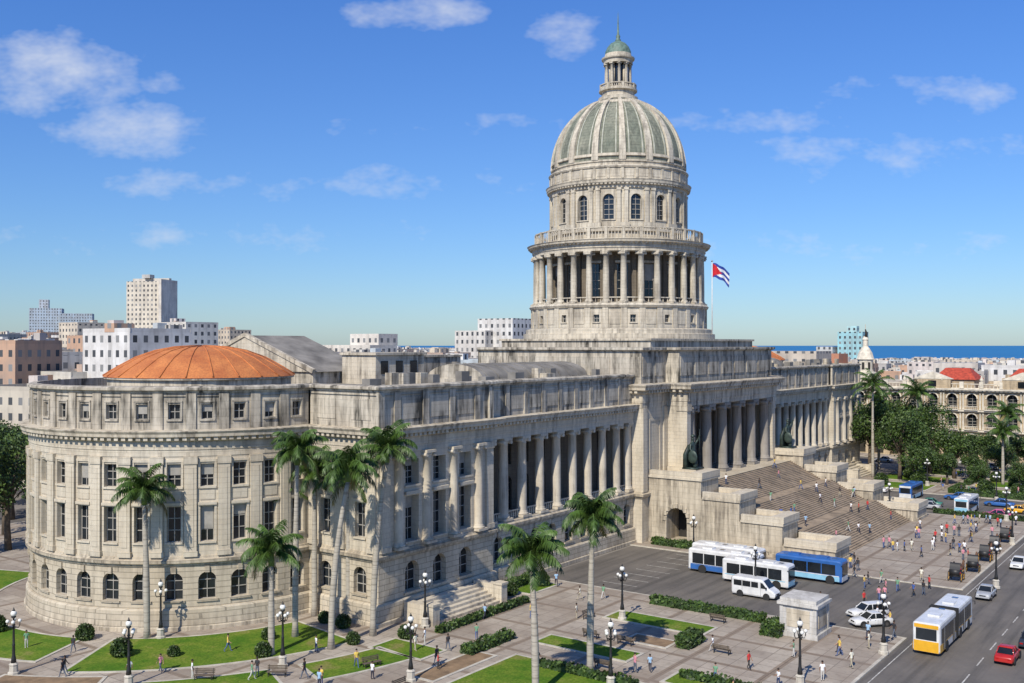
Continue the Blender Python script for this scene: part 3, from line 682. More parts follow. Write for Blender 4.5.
# ------------------------------------------------------------------ ground & pavements
def poly(name, pts, z, mat, local=True, thick=0, kerb=None):
    mb = MB(); mb.add([(x, y, z) for x, y in pts], 0)
    if thick:
        for i in range(len(pts)):
            a, b = pts[i], pts[(i+1) % len(pts)]; mb.add([(a[0], a[1], z-thick), (b[0], b[1], z-thick), (b[0], b[1], z), (a[0], a[1], z)], 1)
        sweep(mb, pts, [(-.32, z+.004), (.0, z+.004)], 1, True)
    o = obj(name, mb.mesh(name, [mat, M_KERB]))
    if local: o.location = (OX, OY, 0); o.rotation_euler = (0, 0, ANG)
    return o
def rect(a, b, c, d): return [(a, c), (b, c), (b, d), (a, d)]
G = 40000
poly('ground', rect(-G, G, -2000, G), 0, M_GROUND, False)
def sea_mat():
    m, t, b = nt('sea_water'); tc = N(t, 'ShaderNodeTexCoord').outputs['Object']; n = noise(t, tc, .004, 4, .6, (1, .3, 1))
    c = mixc(t, n, (.015, .13, .30), (.03, .19, .40)); t.links.new(c, b.inputs['Base Color']); b.inputs['Roughness'].default_value = .55; b.inputs['Specular IOR Level'].default_value = .25; return m
poly('sea', [(-1200, 4500), (0, 3000), (500, 1500), (4000, 1350), (39000, 1350), (39000, 39900), (-17000, 39900)], .6, sea_mat(), False)
poly('road', rect(-500, 400, -80, -47), .004, M_ASPH)
poly('driveway', rect(-53, -28, -47, -1.), .008, M_ASPH); poly('driveway', rect(28, 53, -47, -1.), .008, M_ASPH)
poly('street', rect(100, 114, -47, 200), .008, M_ASPH); poly('street', rect(-500, 100, 92, 106), .008, M_ASPH)
poly('street', rect(-150, -138, -47, 92), .008, M_ASPH)
poly('plaza_pavement', rect(-138, -53, -47, 92), .12, M_PAVE, True, .12)
poly('plaza_pavement', rect(-28, 28, -47, 0), .12, M_PAVE, True, .12)
poly('plaza_pavement', rect(53, 100, -47, 92), .12, M_PAVE, True, .12)
poly('sidewalk', rect(114, 122, -47, 200), .12, M_PAVE, True, .12)
mb = MB()
for q in (-54.6, -60.4, -66.6):
    for k in range(60): s0 = -220+k*6; mb.box(None, s0, s0+3, q-.06, q+.06, .005, .009, 0)
mb.box(None, -200, 200, -47.9, -47.8, .005, .009, 0)
for k in range(8): mb.box(None, -50+k*2.9, -49.9+k*2.9, -14, -9, .009, .013, 0)
o = obj('road_markings', mb.mesh('road_markings', [M_PAINT])); o.location = (OX, OY, 0); o.rotation_euler = (0, 0, ANG)

def lawn(pts, mat=None): return poly('lawn', pts, .19, mat or M_GRASS, True, .08)
def sector(r0, r1, a0, a1):
    c = (-82, 30.4); k = 16
    return arcpts(c, r1, radians(a0), radians(a1), k)+list(reversed(arcpts(c, r0, radians(a0), radians(a1), k)))
lawn(sector(22.8, 33.5, 213, 261)); lawn(sector(23, 31, 160, 206)); lawn(sector(23, 33, 110, 153))
lawn(sector(36.5, 42, 226, 244)); lawn(sector(36.5, 42, 248, 262)); lawn(sector(34.5, 39.5, 205, 221), M_SOIL); lawn(sector(34, 42, 150, 196)); lawn(sector(45, 55, 224, 250))
lawn(rect(-65, -61, -30, -18)); lawn(rect(-77, -73.5, -28, -17)); lawn(rect(-92, -81, -36, -18)); lawn(rect(-80, -76, -44, -33))
lawn(rect(-88, -84, -12, -5)); lawn(rect(-61.5, -55, -6, -1.8)); lawn(rect(-92, -82.5, -17, -14), M_SOIL); lawn(rect(-71, -68, -29, -24), M_SOIL)
for a, b in ((56, 66), (70, 80), (84, 95)):
    lawn(rect(a, b, -42, -28)); lawn(rect(a, b, -22, -8))
lawn(rect(-134, -112, 50, 86)); lawn(rect(-134, -120, -40, 40))

def hedge(s0, s1, q0, q1, h=.9, nm='hedge'):
    mb = MB(); rr = random.Random(int((s0+q0)*7))
    mb.box(None, s0+.12, s1-.12, q0+.12, q1-.12, .1, h-.1, 0)
    n = int(((s1-s0)*(q1-q0)+2*h*(s1-s0+q1-q0))*26)
    for _ in range(n):
        f = rr.random(); x = rr.uniform(s0, s1); y = rr.uniform(q0, q1); z = rr.uniform(.15, h)
        if f < .45: z = h+rr.uniform(-.12, .1)
        elif f < .75: y = (q0 if rr.random() < .7 else q1)+rr.uniform(-.06, .06)
        else: x = (s0 if rr.random() < .7 else s1)+rr.uniform(-.06, .06)
        d = Vector((rr.gauss(0, 1), rr.gauss(0, 1), rr.gauss(0, 1))).normalized(); a = d.orthogonal().normalized()*.11; b = d.cross(a); p = Vector((x, y, z+.12*sin(x*1.7)*sin(y*1.3)))
        mb.add([p-a-b, p+a-b, p+a+b, p-a+b], 1 if rr.random() < .4 else 0)
    o = obj(nm, mb.mesh(nm, [M_LEAF2, M_LEAF])); o.location = (OX, OY, 0); o.rotation_euler = (0, 0, ANG)
hedge(-56.8, -55.6, -33, -19.5, 1.0); hedge(-61, -57.5, -36.5, -34.5, 1.3); hedge(-70, -66.5, -31, -29.4, 1.3); hedge(-84, -77, -15, -13.6)
hedge(-80, -64.5, -7.9, -7.0, .8); hedge(-62, -54.5, -2.9, -1.7, 1.2); hedge(-78, -77, -44, -34, .8); hedge(-83, -82, -32, -22, .8); hedge(-26, -24.5, -12, -3, 1.); hedge(29, 30, -46, -30, .8)
hedge(56, 66, -27.5, -26.3, 1.1); hedge(70, 80, -27.5, -26.3, 1.1); hedge(84, 95, -43.5, -42.3, 1.1); hedge(54, 55.2, -42, -28, 1.2)
def shrub_mesh(r=1.):
    mb = MB(); rr = random.Random(4); mb.sphere((0, 0, r*.75), r*.72, 12, 8, 0, (1, 1, .9))
    for _ in range(900):
        d = Vector((rr.gauss(0, 1), rr.gauss(0, 1), rr.gauss(0, 1))).normalized(); p = Vector((0, 0, r*.8))+d*r*rr.uniform(.75, 1.05); p.z = max(p.z, .05)
        n = Vector((rr.gauss(0, 1), rr.gauss(0, 1), rr.gauss(0, 1))).normalized(); a = n.orthogonal().normalized()*.09; b = n.cross(a); mb.add([p-a-b, p+a-b, p+a+b, p-a+b], 1 if rr.random() < .4 else 0)
    return mb.mesh('shrub', [M_LEAF2, M_LEAF])
SH = shrub_mesh()
for s, q, sc in ((-104, 12, 1.), (-103, 20, .9), (-96, 1, .8), (-92, 5, .7), (-88, -3, .7), (-107, 30, 1.), (-84.5, 2, .8), (-84.3, 5, .7), (-62.8, -4, .9), (-57, -4.5, 1.), (-101, 8, .6), (-83.5, -6, .8), (60, -12, 1.4), (75, -14, 1.4), (88, -35, 1.3), (62, -38, 1.2), (58, -33, 1.6), (73, -36, 1.6), (79, -31, 1.3), (90, -15, 1.5), (66, -18, 1.5)): put('shrub', SH, s, q, .1, 0, sc)
# park benches
mb = MB()
for k in range(4): mb.box(None, -.9, .9, -.25+k*.13, -.15+k*.13, .43, .47, 0)
for k in range(3): mb.box(None, -.9, .9, .28+k*.03, .31+k*.03, .55+k*.14, .65+k*.14, 0)
for sx in (-.75, .75):
    mb.box(None, sx-.04, sx+.04, -.25, -.18, 0, .43, 1); mb.box(None, sx-.04, sx+.04, .2, .27, 0, .43, 1); mb.tube([(sx, .24, .4), (sx, .38, .98)], .03, 6, 1); mb.box(None, sx-.04, sx+.04, -.25, .27, .38, .43, 1)
BE = mb.mesh('park_bench', [M_BARK, M_BLACK])
for s, q, rz in ((-66, -17, 0), (-69, -34, Hp if False else 1.57), (-59, -29, 1.57), (-79.6, -27, 1.57), (-99, -4.5, -.9), (-103.5, 0, -1.), (-92, -9.5, -.3), (-72, -21, 1.57), (-72, -25, 1.57), (-95, -16, 0)): put('park_bench', BE, s, q, .12, rz)

# ------------------------------------------------------------------ palms & trees
def palm_mesh(name, H, lean=(0, 0), seed=0, fl=4.2, nf=17):
    rr = random.Random(seed); mb = MB(); K = 14; pts = []; rad = []
    for i in range(K+1):
        f = i/K; pts.append((lean[0]*f*f, lean[1]*f*f, H*f)); rad.append(.29-.07*f+.06*sin(pi*min(1, f*1.3))+(.12 if i == 0 else 0))
    mb.tube(pts, rad, 12, 0); top = Vector(pts[-1])
    mb.tube([top, top+Vector((0, 0, .6)), top+Vector((0, 0, 1.5)), top+Vector((0, 0, 1.9))], [.3, .3, .17, .08], 10, 1)
    base = top+Vector((0, 0, 1.5)); nf = int(nf*1.35)
    for k in range(nf):
        az = k*2.399+rr.uniform(-.25, .25); lev = k/nf; el = radians(84-108*lev**1.1+rr.uniform(-9, 9)); L = fl*rr.uniform(.8, 1.15)
        dry = (k == nf-1 and rr.random() < .8) or (k == nf-3 and rr.random() < .4); mt = 3 if dry else 2
        p = base.copy(); n = 18; h = Vector((cos(az), sin(az), 0)); side = Vector((-sin(az), cos(az), 0)); P = [p.copy()]; T = []; dr = rr.uniform(80, 120)
        for i in range(n):
            e = el-radians(dr if lev < .7 else dr*.75)*((i/n)**1.5); t = h*cos(e)+Vector((0, 0, sin(e))); T.append(t); p = p+t*L/n; P.append(p.copy())
        mb.tube([P[i] for i in range(0, n+1, 3)], [.055*(1-i/(n+1))+.012 for i in range(0, n+1, 3)], 4, 1)
        for i in range(2, n):
            for hlf in (0, .33, .66):
                f = (i+hlf)/n; t = T[i]; c = P[i]+t*(L/n*hlf); ll = 1.0*sin(pi*(f*.86+.1))**.6*rr.uniform(.7, 1.2); up = t.cross(side)
                for sg in (-1, 1):
                    d = (side*sg*.8+t*.45+Vector((0, 0, -.4-rr.random()*.5))+up*rr.uniform(-.3, .3)).normalized(); w = t*.055
                    m_ = c+d*ll*.55; e_ = c+d*ll+Vector((0, 0, -.25*ll))
                    mb.add([c-w*.7, c+w*.7, m_+w, m_-w], mt); mb.add([m_-w, m_+w, e_], mt)
    return mb.mesh(name, [M_TRUNK, M_SHAFT, M_PALM, M_PALMD])
def palmat(x, d, H, seed, lean=(0, 0), fl=4.0, nf=17):
    obj('royal_palm', palm_mesh('royal_palm', H-3.2, lean, seed, fl, nf), (x, d, .1), seed*1.3 if lean == (0, 0) else 0)
palmat(-37.2, 102, 16.8, 1, (-.3, 0), fl=3.5); palmat(-23.2, 96.5, 11.8, 2, fl=3.8); palmat(-22.2, 102.5, 20.8, 3, (.2, 0), fl=3.7); palmat(-26.8, 112, 15.5, 4)
palmat(-21.8, 110.5, 18., 5); palmat(-17.8, 98.5, 19.6, 6, (1.6, .3), 3.8); palmat(-14.3, 103, 21., 7, (1.4, 0), 3.8); palmat(-17.8, 109, 17.5, 8)
palmat(2., 85, 14., 9, (-.3, 0), 3.9, 19); palmat(7.1, 91, 16, 10, (.2, 0), 3.8, 19)
palmat(81.5, 226, 22.5, 11, fl=5.2); palmat(94, 232, 20.5, 12, fl=5.2); palmat(88, 240, 18, 13, fl=4.8); palmat(105, 214, 13, 15, fl=4.4); palmat(113, 228, 16, 16, fl=4.6)
palmat(-118, 245, 16, 14)
def tree_mesh(name, H, R, seed, nl=5200):
    rr = random.Random(seed); mb = MB(); mb.tube([(0, 0, 0), (.1, 0, H*.2), (0, .1, H*.4)], [.4, .3, .25], 8, 0); cl = []
    for k in range(16):
        az = rr.uniform(0, 6.28); r = R*rr.uniform(.15, .8); z = H*rr.uniform(.42, .88); c = Vector((r*cos(az), r*sin(az), z)); cl.append((c, R*rr.uniform(.26, .46)))
        mb.tube([(0, .1, H*.36), tuple(c*.5+Vector((0, 0, H*.2))), tuple(c)], [.16, .1, .03], 5, 0)
    for _ in range(nl):
        c, r = rr.choice(cl); d = Vector((rr.gauss(0, 1), rr.gauss(0, 1), rr.gauss(0, .8))).normalized(); p = c+d*r*rr.random()**.4
        n = (d+Vector((rr.gauss(0, .7), rr.gauss(0, .7), rr.gauss(0, .7)))).normalized(); a = n.orthogonal().normalized(); b = n.cross(a); s = rr.uniform(.14, .26)
        mb.add([p-a*s, p-b*s*.6, p+a*s, p+b*s*.6], 1 if rr.random() < .5 else 2)
    return mb.mesh(name, [M_BARK, M_LEAF, M_LEAF2])
TM = [tree_mesh('tree_a', 13, 5.5, 1), tree_mesh('tree_b', 10, 5, 2), tree_mesh('tree_c', 8, 3.8, 3, 3600)]
def tree(x, d, k, sc=1.): obj('broadleaf_tree', TM[k], (x, d, 0), x+d, None, sc)
for x, d, k, sc in ((86, 222, 0, 1.25), (91, 228, 1, 1.6), (97, 232, 0, 1.3), (99, 224, 1, 1.2), (93, 238, 0, 1.4), (84, 235, 0, 1.4), (80, 240, 0, 1.3), (105, 238, 2, 1.2), (112, 236, 2, 1.1), (121, 236, 2, 1.1), (104, 205, 2, .8), (96, 205, 2, .7), (87, 216, 2, 1.1), (93, 214, 2, .9), (109, 222, 2, 1.), (116, 215, 2, .8), (100, 217, 2, .8), (128, 238, 2, 1.1),
                    (-73.5, 146, 0, 1.4), (-80, 158, 0, 1.45), (-86, 172, 1, 1.5), (-78, 139, 1, 1.1), (-95, 185, 0, 1.2), (-101, 200, 0, 1.2), (-92, 195, 1, 1.2), (-112, 210, 0, 1.3), (-104, 225, 0, 1.3), (-120, 230, 0, 1.3), (-110, 240, 1, 1.3)): tree(x, d, k, sc)

# ------------------------------------------------------------------ lamps
def lamp_mesh():
    mb = MB(); mb.lathe(0, 0, [(.5, 0), (.5, .25), (.38, .32), (.36, .85), (.42, .95), (.28, 1.1)], 8, 2, False)
    mb.lathe(0, 0, [(.24, 1.1), (.2, 1.5), (.14, 1.8), (.12, 2.6), (.15, 2.7), (.11, 2.8), (.09, 4.4), (.16, 4.5), (.1, 4.6), (.08, 5.1), (.2, 5.2), (.22, 5.3)], 10, 0, True)
    mb.sphere((0, 0, 5.55), .27, 12, 8, 1); mb.lathe(0, 0, [(.14, 5.8), (.08, 5.9), (.02, 6.1)], 8, 0)
    for k in range(4):
        a = k*pi/2; c = Vector((cos(a), sin(a), 0)); mb.tube([Vector((0, 0, 4.3)), c*.4+Vector((0, 0, 4.25)), c*.5+Vector((0, 0, 4.5)), c*.5+Vector((0, 0, 4.7))], .045, 6, 0); mb.sphere(tuple(c*.5+Vector((0, 0, 4.87))), .17, 10, 7, 1)
    return mb.mesh('street_lamp', [M_BLACK, M_GLOBE, M_KERB])
LM = lamp_mesh()
for x, d in ((-45.2, 90.8), (-33.5, 87.5), (-35.8, 102), (-21.3, 93), (-9.2, 106), (-9., 89), (-5.2, 128.5), (8.6, 87.2), (25.2, 87.6), (29.2, 120), (25.6, 141), (36., 97), (59.5, 123), (-42, 118), (75, 150), (66, 175), (84, 170), (92, 190), (100, 182), (12, 109), (88, 212), (108, 210)): obj('street_lamp', LM, (x, d, .1), x)

# ------------------------------------------------------------------ vehicles
def loft(mb, secs, mat, sm=False):
    rings = []
    for x, w, zb, zt in secs:
        hh = zt-zb; b = min(.16, hh*.3)
        rings.append([(x, -w*.93, zb), (x, -w, zb+b), (x, -w, zt-b*1.3), (x, -w*.95, zt-b*.4), (x, -w*.84, zt), (x, w*.84, zt), (x, w*.95, zt-b*.4), (x, w, zt-b*1.3), (x, w, zb+b), (x, w*.93, zb)])
    mb.grid(rings, mat, sm, True, True, True)
def wheels(mb, xs, w, r, width=.24):
    for x in xs:
        for sg in (-1, 1):
            y = sg*(w-width/2)
            mb.tube([(x, y-width/2, r), (x, y+width/2, r)], r, 18, 1, False); mb.tube([(x, sg*(w+.012)-.01, r), (x, sg*(w+.012)+.01, r)], r*.55, 12, 3, False)
            mb.tube([(x, sg*(w+.004)-.05, r+.03), (x, sg*(w+.004), r+.03)], r*1.2, 18, 1, False)
def car_mesh(name, pm, L=4.4, w=.86, H=1.45, classic=False, wagon=False):
    mb = MB(); h = L/2; bl = .92
    loft(mb, [(-h, w*.82, .38, .72), (-h+.12, w*.93, .28, bl-.06), (-h*.6, w, .25, bl), (-.2, w, .25, bl+.02), (h*.42, w, .25, bl-.02), (h*.8, w*.95, .26, bl-.12), (h-.1, w*.88, .3, .72), (h, w*.8, .38, .62)], 0, True)
    xr0, xr1, xf1, xf0 = (-h*.93, -h*.85, .35, h*.45) if wagon else (-h*.62, -h*.36, .22, h*.42)
    a = [(xr0, -w*.88, bl-.02), (xf0, -w*.88, bl-.04), (xf0, w*.88, bl-.04), (xr0, w*.88, bl-.02)]; b = [(xr1, -w*.7, H-.04), (xf1, -w*.7, H-.04), (xf1, w*.7, H-.04), (xr1, w*.7, H-.04)]
    for i in range(4): mb.add([a[i], a[(i+1) % 4], b[(i+1) % 4], b[i]], 2)
    for i in range(4): mb.tube([a[i], b[i]], .05, 6, 0)
    for sg in (-1, 1):
        mb.tube([(-.1, sg*w*.885, bl), (-.15, sg*w*.705, H-.04)], .045, 6, 0); mb.sphere((xf0-.25, sg*(w+.06), bl+.06), .09, 8, 6, 0, (.7, 1, .8))
        mb.sphere((h-.08, sg*w*.62, .62), .1, 8, 6, 5, (.5, 1.5, .8)); mb.box(None, -h-.01, -h+.1, sg*w*.6-.14, sg*w*.6+.14, .56, .7, 4)
        for xx in (.95*h*.42, -.12*h, -.6*h): mb.box(None, xx-.008, xx+.008, sg*w-.012, sg*w+.006, .35, bl-.12, 1)
        mb.box(None, -.05, .1, sg*w-.01, sg*w+.02, .76, .79, 3)
    loft(mb, [(xr1-.08, w*.66, H-.06, H-.02), (xr1+.1, w*.73, H-.07, H+.03), (xf1-.1, w*.73, H-.07, H+.03), (xf1+.08, w*.66, H-.06, H-.02)], 0, True)
    mb.box(None, h-.05, h+.07, -w*.86, w*.86, .36, .5, 3 if classic else 0); mb.box(None, -h-.07, -h+.05, -w*.86, w*.86, .38, .52, 3 if classic else 0)
    mb.box(None, h-.04, h+.02, -.35, .35, .54, .66, 1)
    wheels(mb, (-h*.6, h*.62), w, .33)
    return mb.mesh(name, [pm, M_RUBBER, M_GL, M_CHROME, M_TAIL, M_HEAD])
def bus_mesh(name, L, w, H, pbody, plow, pend, zf=.35, artic=False):
    mb = MB(); h = L/2
    loft(mb, [(-h, w*.93, zf, H-.12), (-h+.15, w, zf-.02, H-.02), (-h+.6, w, zf-.02, H), (h-.6, w, zf-.02, H), (h-.15, w, zf-.02, H-.06), (h, w*.92, zf+.02, H-.2)], 0)
    z0, z1 = zf+H*.27, H-.55
    k = max(3, int((L-1.2)/1.5)); st = (L-1.3)/k
    for sg in (-1, 1):
        mb.box(None, -h+.3, h-.3, sg*(w+.006)-.006, sg*(w+.006)+.006, zf+.05, z0-.18, 6)
        mb.box(None, -h+.35, h-.35, sg*(w+.011)-.003, sg*(w+.011)+.003, z0-.16, z0-.06, 7)
        for i in range(k): mb.box(None, -h+.6+i*st, -h+.6+(i+1)*st-.12, sg*(w+.004)-.02, sg*(w+.004)+.012, z0, z1, 2)
        mb.sphere((h-.01, sg*w*.7, zf+.4), .12, 8, 6, 5, (.4, 1.2, .8)); mb.box(None, -h-.02, -h+.1, sg*w*.78-.1, sg*w*.78+.1, zf+.3, zf+.7, 4)
        mb.tube([(h-.1, sg*w, z1), (h+.25, sg*(w+.2), z1-.05), (h+.25, sg*(w+.2), z1-.4)], .04, 5, 1)
    mb.box(None, h-.02, h+.025, -w*.86, w*.86, z0-.1, z1+.1, 2); mb.box(None, -h-.03, -h+.02, -w*.75, w*.75, z0+.3, z1, 2)
    mb.box(None, -h-.025, -h+.05, -w*.9, w*.9, zf+.02, z0+.2, 7); mb.box(None, h-.05, h+.015, -w*.9, w*.9, zf+.05, z0-.16, 7)
    mb.box(None, -h-.02, -h+.3, -w*.88, w*.88, z1+.03, H-.16, 7)
    for xx in (-h*.5, h*.35): mb.box(None, xx-.7, xx+.7, -.55, .55, H-.02, H+.16, 0)
    for xx in (-h*.1, h*.7): mb.box(None, xx-.3, xx+.3, -.3, .3, H-.02, H+.05, 3)
    if artic:
        mb.box(None, -.55, .55, -w-.02, w+.02, zf, H+.02, 1)
        for i in range(5): mb.box(None, -.5+i*.22, -.42+i*.22, -w-.06, w+.06, zf+.05, H+.06, 1)
        for sg in (-1, 1):
            mb.box(None, -h+.02, -h+2.2, sg*(w+.014)-.004, sg*(w+.014)+.004, zf+.05, z0-.05, 7)
            for xx in (-h*.75, -h*.2, h*.45): mb.box(None, xx-.55, xx+.55, sg*(w+.018)-.004, sg*(w+.018)+.004, zf+.1, z1, 2); mb.box(None, xx-.03, xx+.03, sg*(w+.024)-.004, sg*(w+.024)+.004, zf+.1, z1, 0)
    wheels(mb, ((-h*.62, h*.2, h*.72) if artic else (-h*.58, h*.66)), w, .48 if H > 2.6 else .36, .28)
    return mb.mesh(name, [pbody, M_RUBBER, M_GL, M_CHROME, M_TAIL, M_HEAD, plow, pend])
def van_mesh():
    mb = MB(); h, w, H = 2.7, .97, 2.3
    loft(mb, [(-h, w*.93, .35, H-.1), (-h+.12, w, .28, H), (h-1.75, w, .27, H), (h-1.45, w*.99, .27, H-.12), (h-.75, w*.98, .28, 1.32), (h-.2, w*.94, .3, 1.02), (h, w*.86, .36, .8)], 0, False)
    for sg in (-1, 1):
        for a, b in ((-h+.3, -h+1.3), (-h+1.4, -h+2.4), (-h+2.5, -h+3.35)): mb.box(None, a, b, sg*(w+.004)-.02, sg*(w+.004)+.012, 1.3, 1.95, 2)
        mb.add([(h-1.72, sg*(w+.012), 1.95), (h-1.5, sg*(w+.012), 1.92), (h-.95, sg*(w+.012), 1.3), (h-1.72, sg*(w+.012), 1.3)], 2)
        mb.sphere((h-.06, sg*w*.68, .78), .12, 8, 6, 5, (.5, 1.4, .8)); mb.box(None, -h-.02, -h+.1, sg*w*.84-.07, sg*w*.84+.07, .9, 1.4, 4); mb.box(None, h-1.1, h-.95, sg*(w+.12)-.1, sg*(w+.12)+.1, 1.3, 1.5, 1)
        for xx in (-h+1.35, h-1.75): mb.box(None, xx-.01, xx+.01, sg*w-.01, sg*w+.008, .4, 2.0, 1)
    mb.add([(h-1.44, -w*.8, H-.13), (h-1.44, w*.8, H-.13), (h-.76, w*.84, 1.36), (h-.76, -w*.84, 1.36)], 2)
    mb.box(None, -h-.03, -h+.02, -w*.72, w*.72, 1.35, 1.95, 2); mb.box(None, h-.06, h+.06, -w*.85, w*.85, .34, .54, 1); mb.box(None, -h-.08, -h, -w*.9, w*.9, .38, .55, 1); mb.box(None, h-.03, h+.02, -.4, .4, .58, .72, 1)
    wheels(mb, (-h*.6, h*.62), w, .35); return mb.mesh('van', [P_WHITE, M_RUBBER, M_GL, M_CHROME, M_TAIL, M_HEAD])
Hp = pi/2
put('articulated_bus', bus_mesh('articulated_bus', 14., 1.27, 3.15, P_WHITE, P_WHITE, P_YEL, .35, True), -50.6, -50.0, .01, 0)
BB = bus_mesh('coach_blue', 9.6, 1.24, 3.1, P_WHITE, P_BLUE, P_BLUE); BW = bus_mesh('coach_white', 8.6, 1.2, 3.0, P_WHITE, P_WHITE, P_LBL); BC = bus_mesh('coach_lb', 8.6, 1.2, 3.0, P_BLUE, P_LBL, P_WHITE)
VAN = van_mesh()
put('coach_bus', BB, -33.5, -18.8, .01, -Hp); put('coach_bus', BW, -39.8, -25.6, .01, -Hp); put('coach_bus', BC, -33.2, -30, .01, -Hp); put('coach_bus', BB, -37, -20, .01, -Hp); put('passenger_van', VAN, -45.8, -27.8, .01, -Hp)
CW = car_mesh('car_white', P_WHITE); CW2 = car_mesh('car_wagon', P_WHITE, 4.5, .88, 1.5, False, True); CR = car_mesh('car_red', P_RED, 4.3); CD = car_mesh('car_dark', P_DKB); CG = car_mesh('car_silver', P_GREY, 4.2)
CP = car_mesh('car_pink', P_PINK, 5.2, .95, 1.5, True); CGR = car_mesh('car_green', P_GREEN, 5.2, .95, 1.5, True); CY = car_mesh('car_yellow', P_YEL, 4.3); CB = car_mesh('car_blue', P_BLUE, 5.1, .93, 1.5, True)
for m_, s, q, rz in ((CW, -50.2, -42.6, 2.4), (CW2, -46.8, -41.2, 2.5), (CR, -54.5, -56.6, 0.), (CD, -48., -57.6, 0.), (CR, -36., -57.2, 0), (CW, -10, -50.2, pi), (CG, -22, -56.5, 0), (CY, 24, -50.5, pi), (CP, 30.5, -40, Hp), (CY, 38, -42, Hp), (CY, 41.5, -43, Hp), (CG, 33.5, -28, Hp), (CGR, 37, -27, Hp), (CB, 44, -38, Hp), (CW, 5, -51, 0), (CD, 12, -56, 0), (CR, 104, -12, Hp), (CW, 104, 0, Hp), (CG, 104, -25, Hp), (CY, 103.6, -36, Hp), (CW2, 110.5, -19, -Hp), (CD, 40, -14, Hp), (CR, 44.5, -12, Hp), (CW, 48.8, -14, Hp), (CB, 48, -30, Hp), (CG, -30, -50, pi), (CG, -143, 30, Hp), (CR, -145, 60, Hp), (CW, -100, 97, 0), (CD, -120, 101, 0), (CW, -141, 82, Hp)):
    put('parked_car' if abs(q) < 46 else 'car', m_, s, q, .01, rz)
put('coach_bus', BW, 33.5, -34.5, .01, 0); put('coach_bus', BC, 45, -22, .01, 0); put('coach_bus', BW, 36, -12, .01, 0); put('passenger_van', VAN, -4, -54.5, .01, 0)

def carriage_mesh():
    v = [(0, 0, 1.15), (.45, 0, 1.12), (.85, 0, 1.2), (1.15, 0, 1.5), (1.35, 0, 1.78), (1.6, 0, 1.65), (1.78, 0, 1.5), (-.4, 0, 1.18), (-.75, 0, 1.12), (-.85, 0, .8), (-.88, 0, .5)]
    r = [.27, .29, .25, .17, .13, .1, .07, .28, .2, .06, .04]; e = [(0, 1), (1, 2), (2, 3), (3, 4), (4, 5), (5, 6), (0, 7), (7, 8), (8, 9), (9, 10)]
    def leg(par, pts, rr):
        p = par
        for c, q_ in zip(pts, rr): v.append(c); r.append(q_); e.append((p, len(v)-1)); p = len(v)-1
    for sg in (-1, 1):
        leg(7, [(-.6, .16*sg, .9), (-.5, .17*sg, .75), (-.72, .17*sg, .45), (-.66, .17*sg, .1), (-.6, .17*sg, .04)], [.14, .1, .055, .04, .05])
        leg(1, [(.6, .15*sg, .9), (.62, .16*sg, .5), (.6, .16*sg, .12), (.65, .16*sg, .04)], [.11, .06, .04, .05])
    horse = skin('horse', v, e, r, 0, 1); hm = MB(); dx = -2.9
    for sg in (-1, 1): hm.tube([(1.33, .06*sg, 1.86), (1.33, .07*sg, 2.0)], [.035, .01], 5, 0)
    hm.box(None, dx-.9, dx+.5, -.6, .6, .62, .8, 1); hm.box(None, dx-.95, dx-.8, -.62, .62, .8, 1.5, 1); hm.box(None, dx-.8, dx-.35, -.55, .55, .8, 1.05, 2)
    hm.box(None, dx-.0, dx+.3, -.55, .55, .8, 1.05, 2); hm.box(None, dx+.6, dx+.75, -.6, .6, .7, 1.3, 1); hm.box(None, dx+.45, dx+.95, -.5, .5, 1.3, 1.4, 2)
    rings = [[(dx-.75-.25*sin(pi*i/8)*.5+.15*i, y, 1.45+.85*sin(pi*min(i, 6)/8)) for i in range(8)] for y in (-.62, .62)]; hm.grid(rings, 1, True, False)
    for x, rr in ((dx-.5, .6), (dx+.85, .45)):
        for sg in (-1, 1):
            y = .75*sg
            hm.tube([(x+rr*cos(a*pi/8), y, rr+rr*sin(a*pi/8)) for a in range(17)], .04, 5, 1)
            for a in range(8): hm.tube([(x, y, rr), (x+rr*cos(a*pi/4), y, rr+rr*sin(a*pi/4))], .02, 4, 3)
        hm.tube([(x, -.75, rr), (x, .75, rr)], .04, 6, 1)
    for sg in (-1, 1): hm.tube([(dx+.8, .35*sg, .7), (.9, .38*sg, 1.05)], .03, 5, 3)
    return merge('horse_carriage', [(horse, lambda c: 0), (hm.mesh('x', [M_BARK]), None)], [simple('horse_coat', (.12, .06, .03), .7), M_BLACK, P_RED, P_YEL])
HC = carriage_mesh()
for s, q, rz in ((-14, -45.6, .1), (-20.5, -45.2, .0), (-6, -45.8, 0), (2, -45.2, .1), (10, -45.5, 0), (34, -46, Hp)): put('horse_carriage', HC, s, q, .12 if s < 28 else .01, rz)

mb = MB()
mb.box(None, -2.1, 2.1, -2.1, 2.1, 0, .5, 0); mb.box(None, -1.85, 1.85, -1.85, 1.85, .5, 3.2, 0); mb.box(None, -2.15, 2.15, -2.15, 2.15, 3.2, 3.5, 0); mb.box(None, -1.9, 1.9, -1.9, 1.9, 3.5, 3.9, 0)
for a in (-1, 1):
    mb.box(None, -1.2, 1.2, a*1.86-.05, a*1.86+.05, 1., 2.8, 1); mb.box(None, a*1.86-.05, a*1.86+.05, -1.2, 1.2, 1., 2.8, 1)
    for b in (-1, 1): mb.box(None, a*1.75-.18, a*1.75+.18, b*1.75-.18, b*1.75+.18, .5, 3.2, 0)
M_MARB = stone('white_marble', (.62, .60, .56), (.55, .53, .48), gr=.5, bw=1.2, bh=.6)
put('stone_monument_base', mb.mesh('stone_monument_base', [M_MARB, M_CHK]), -57.6, -38., .12, 0)

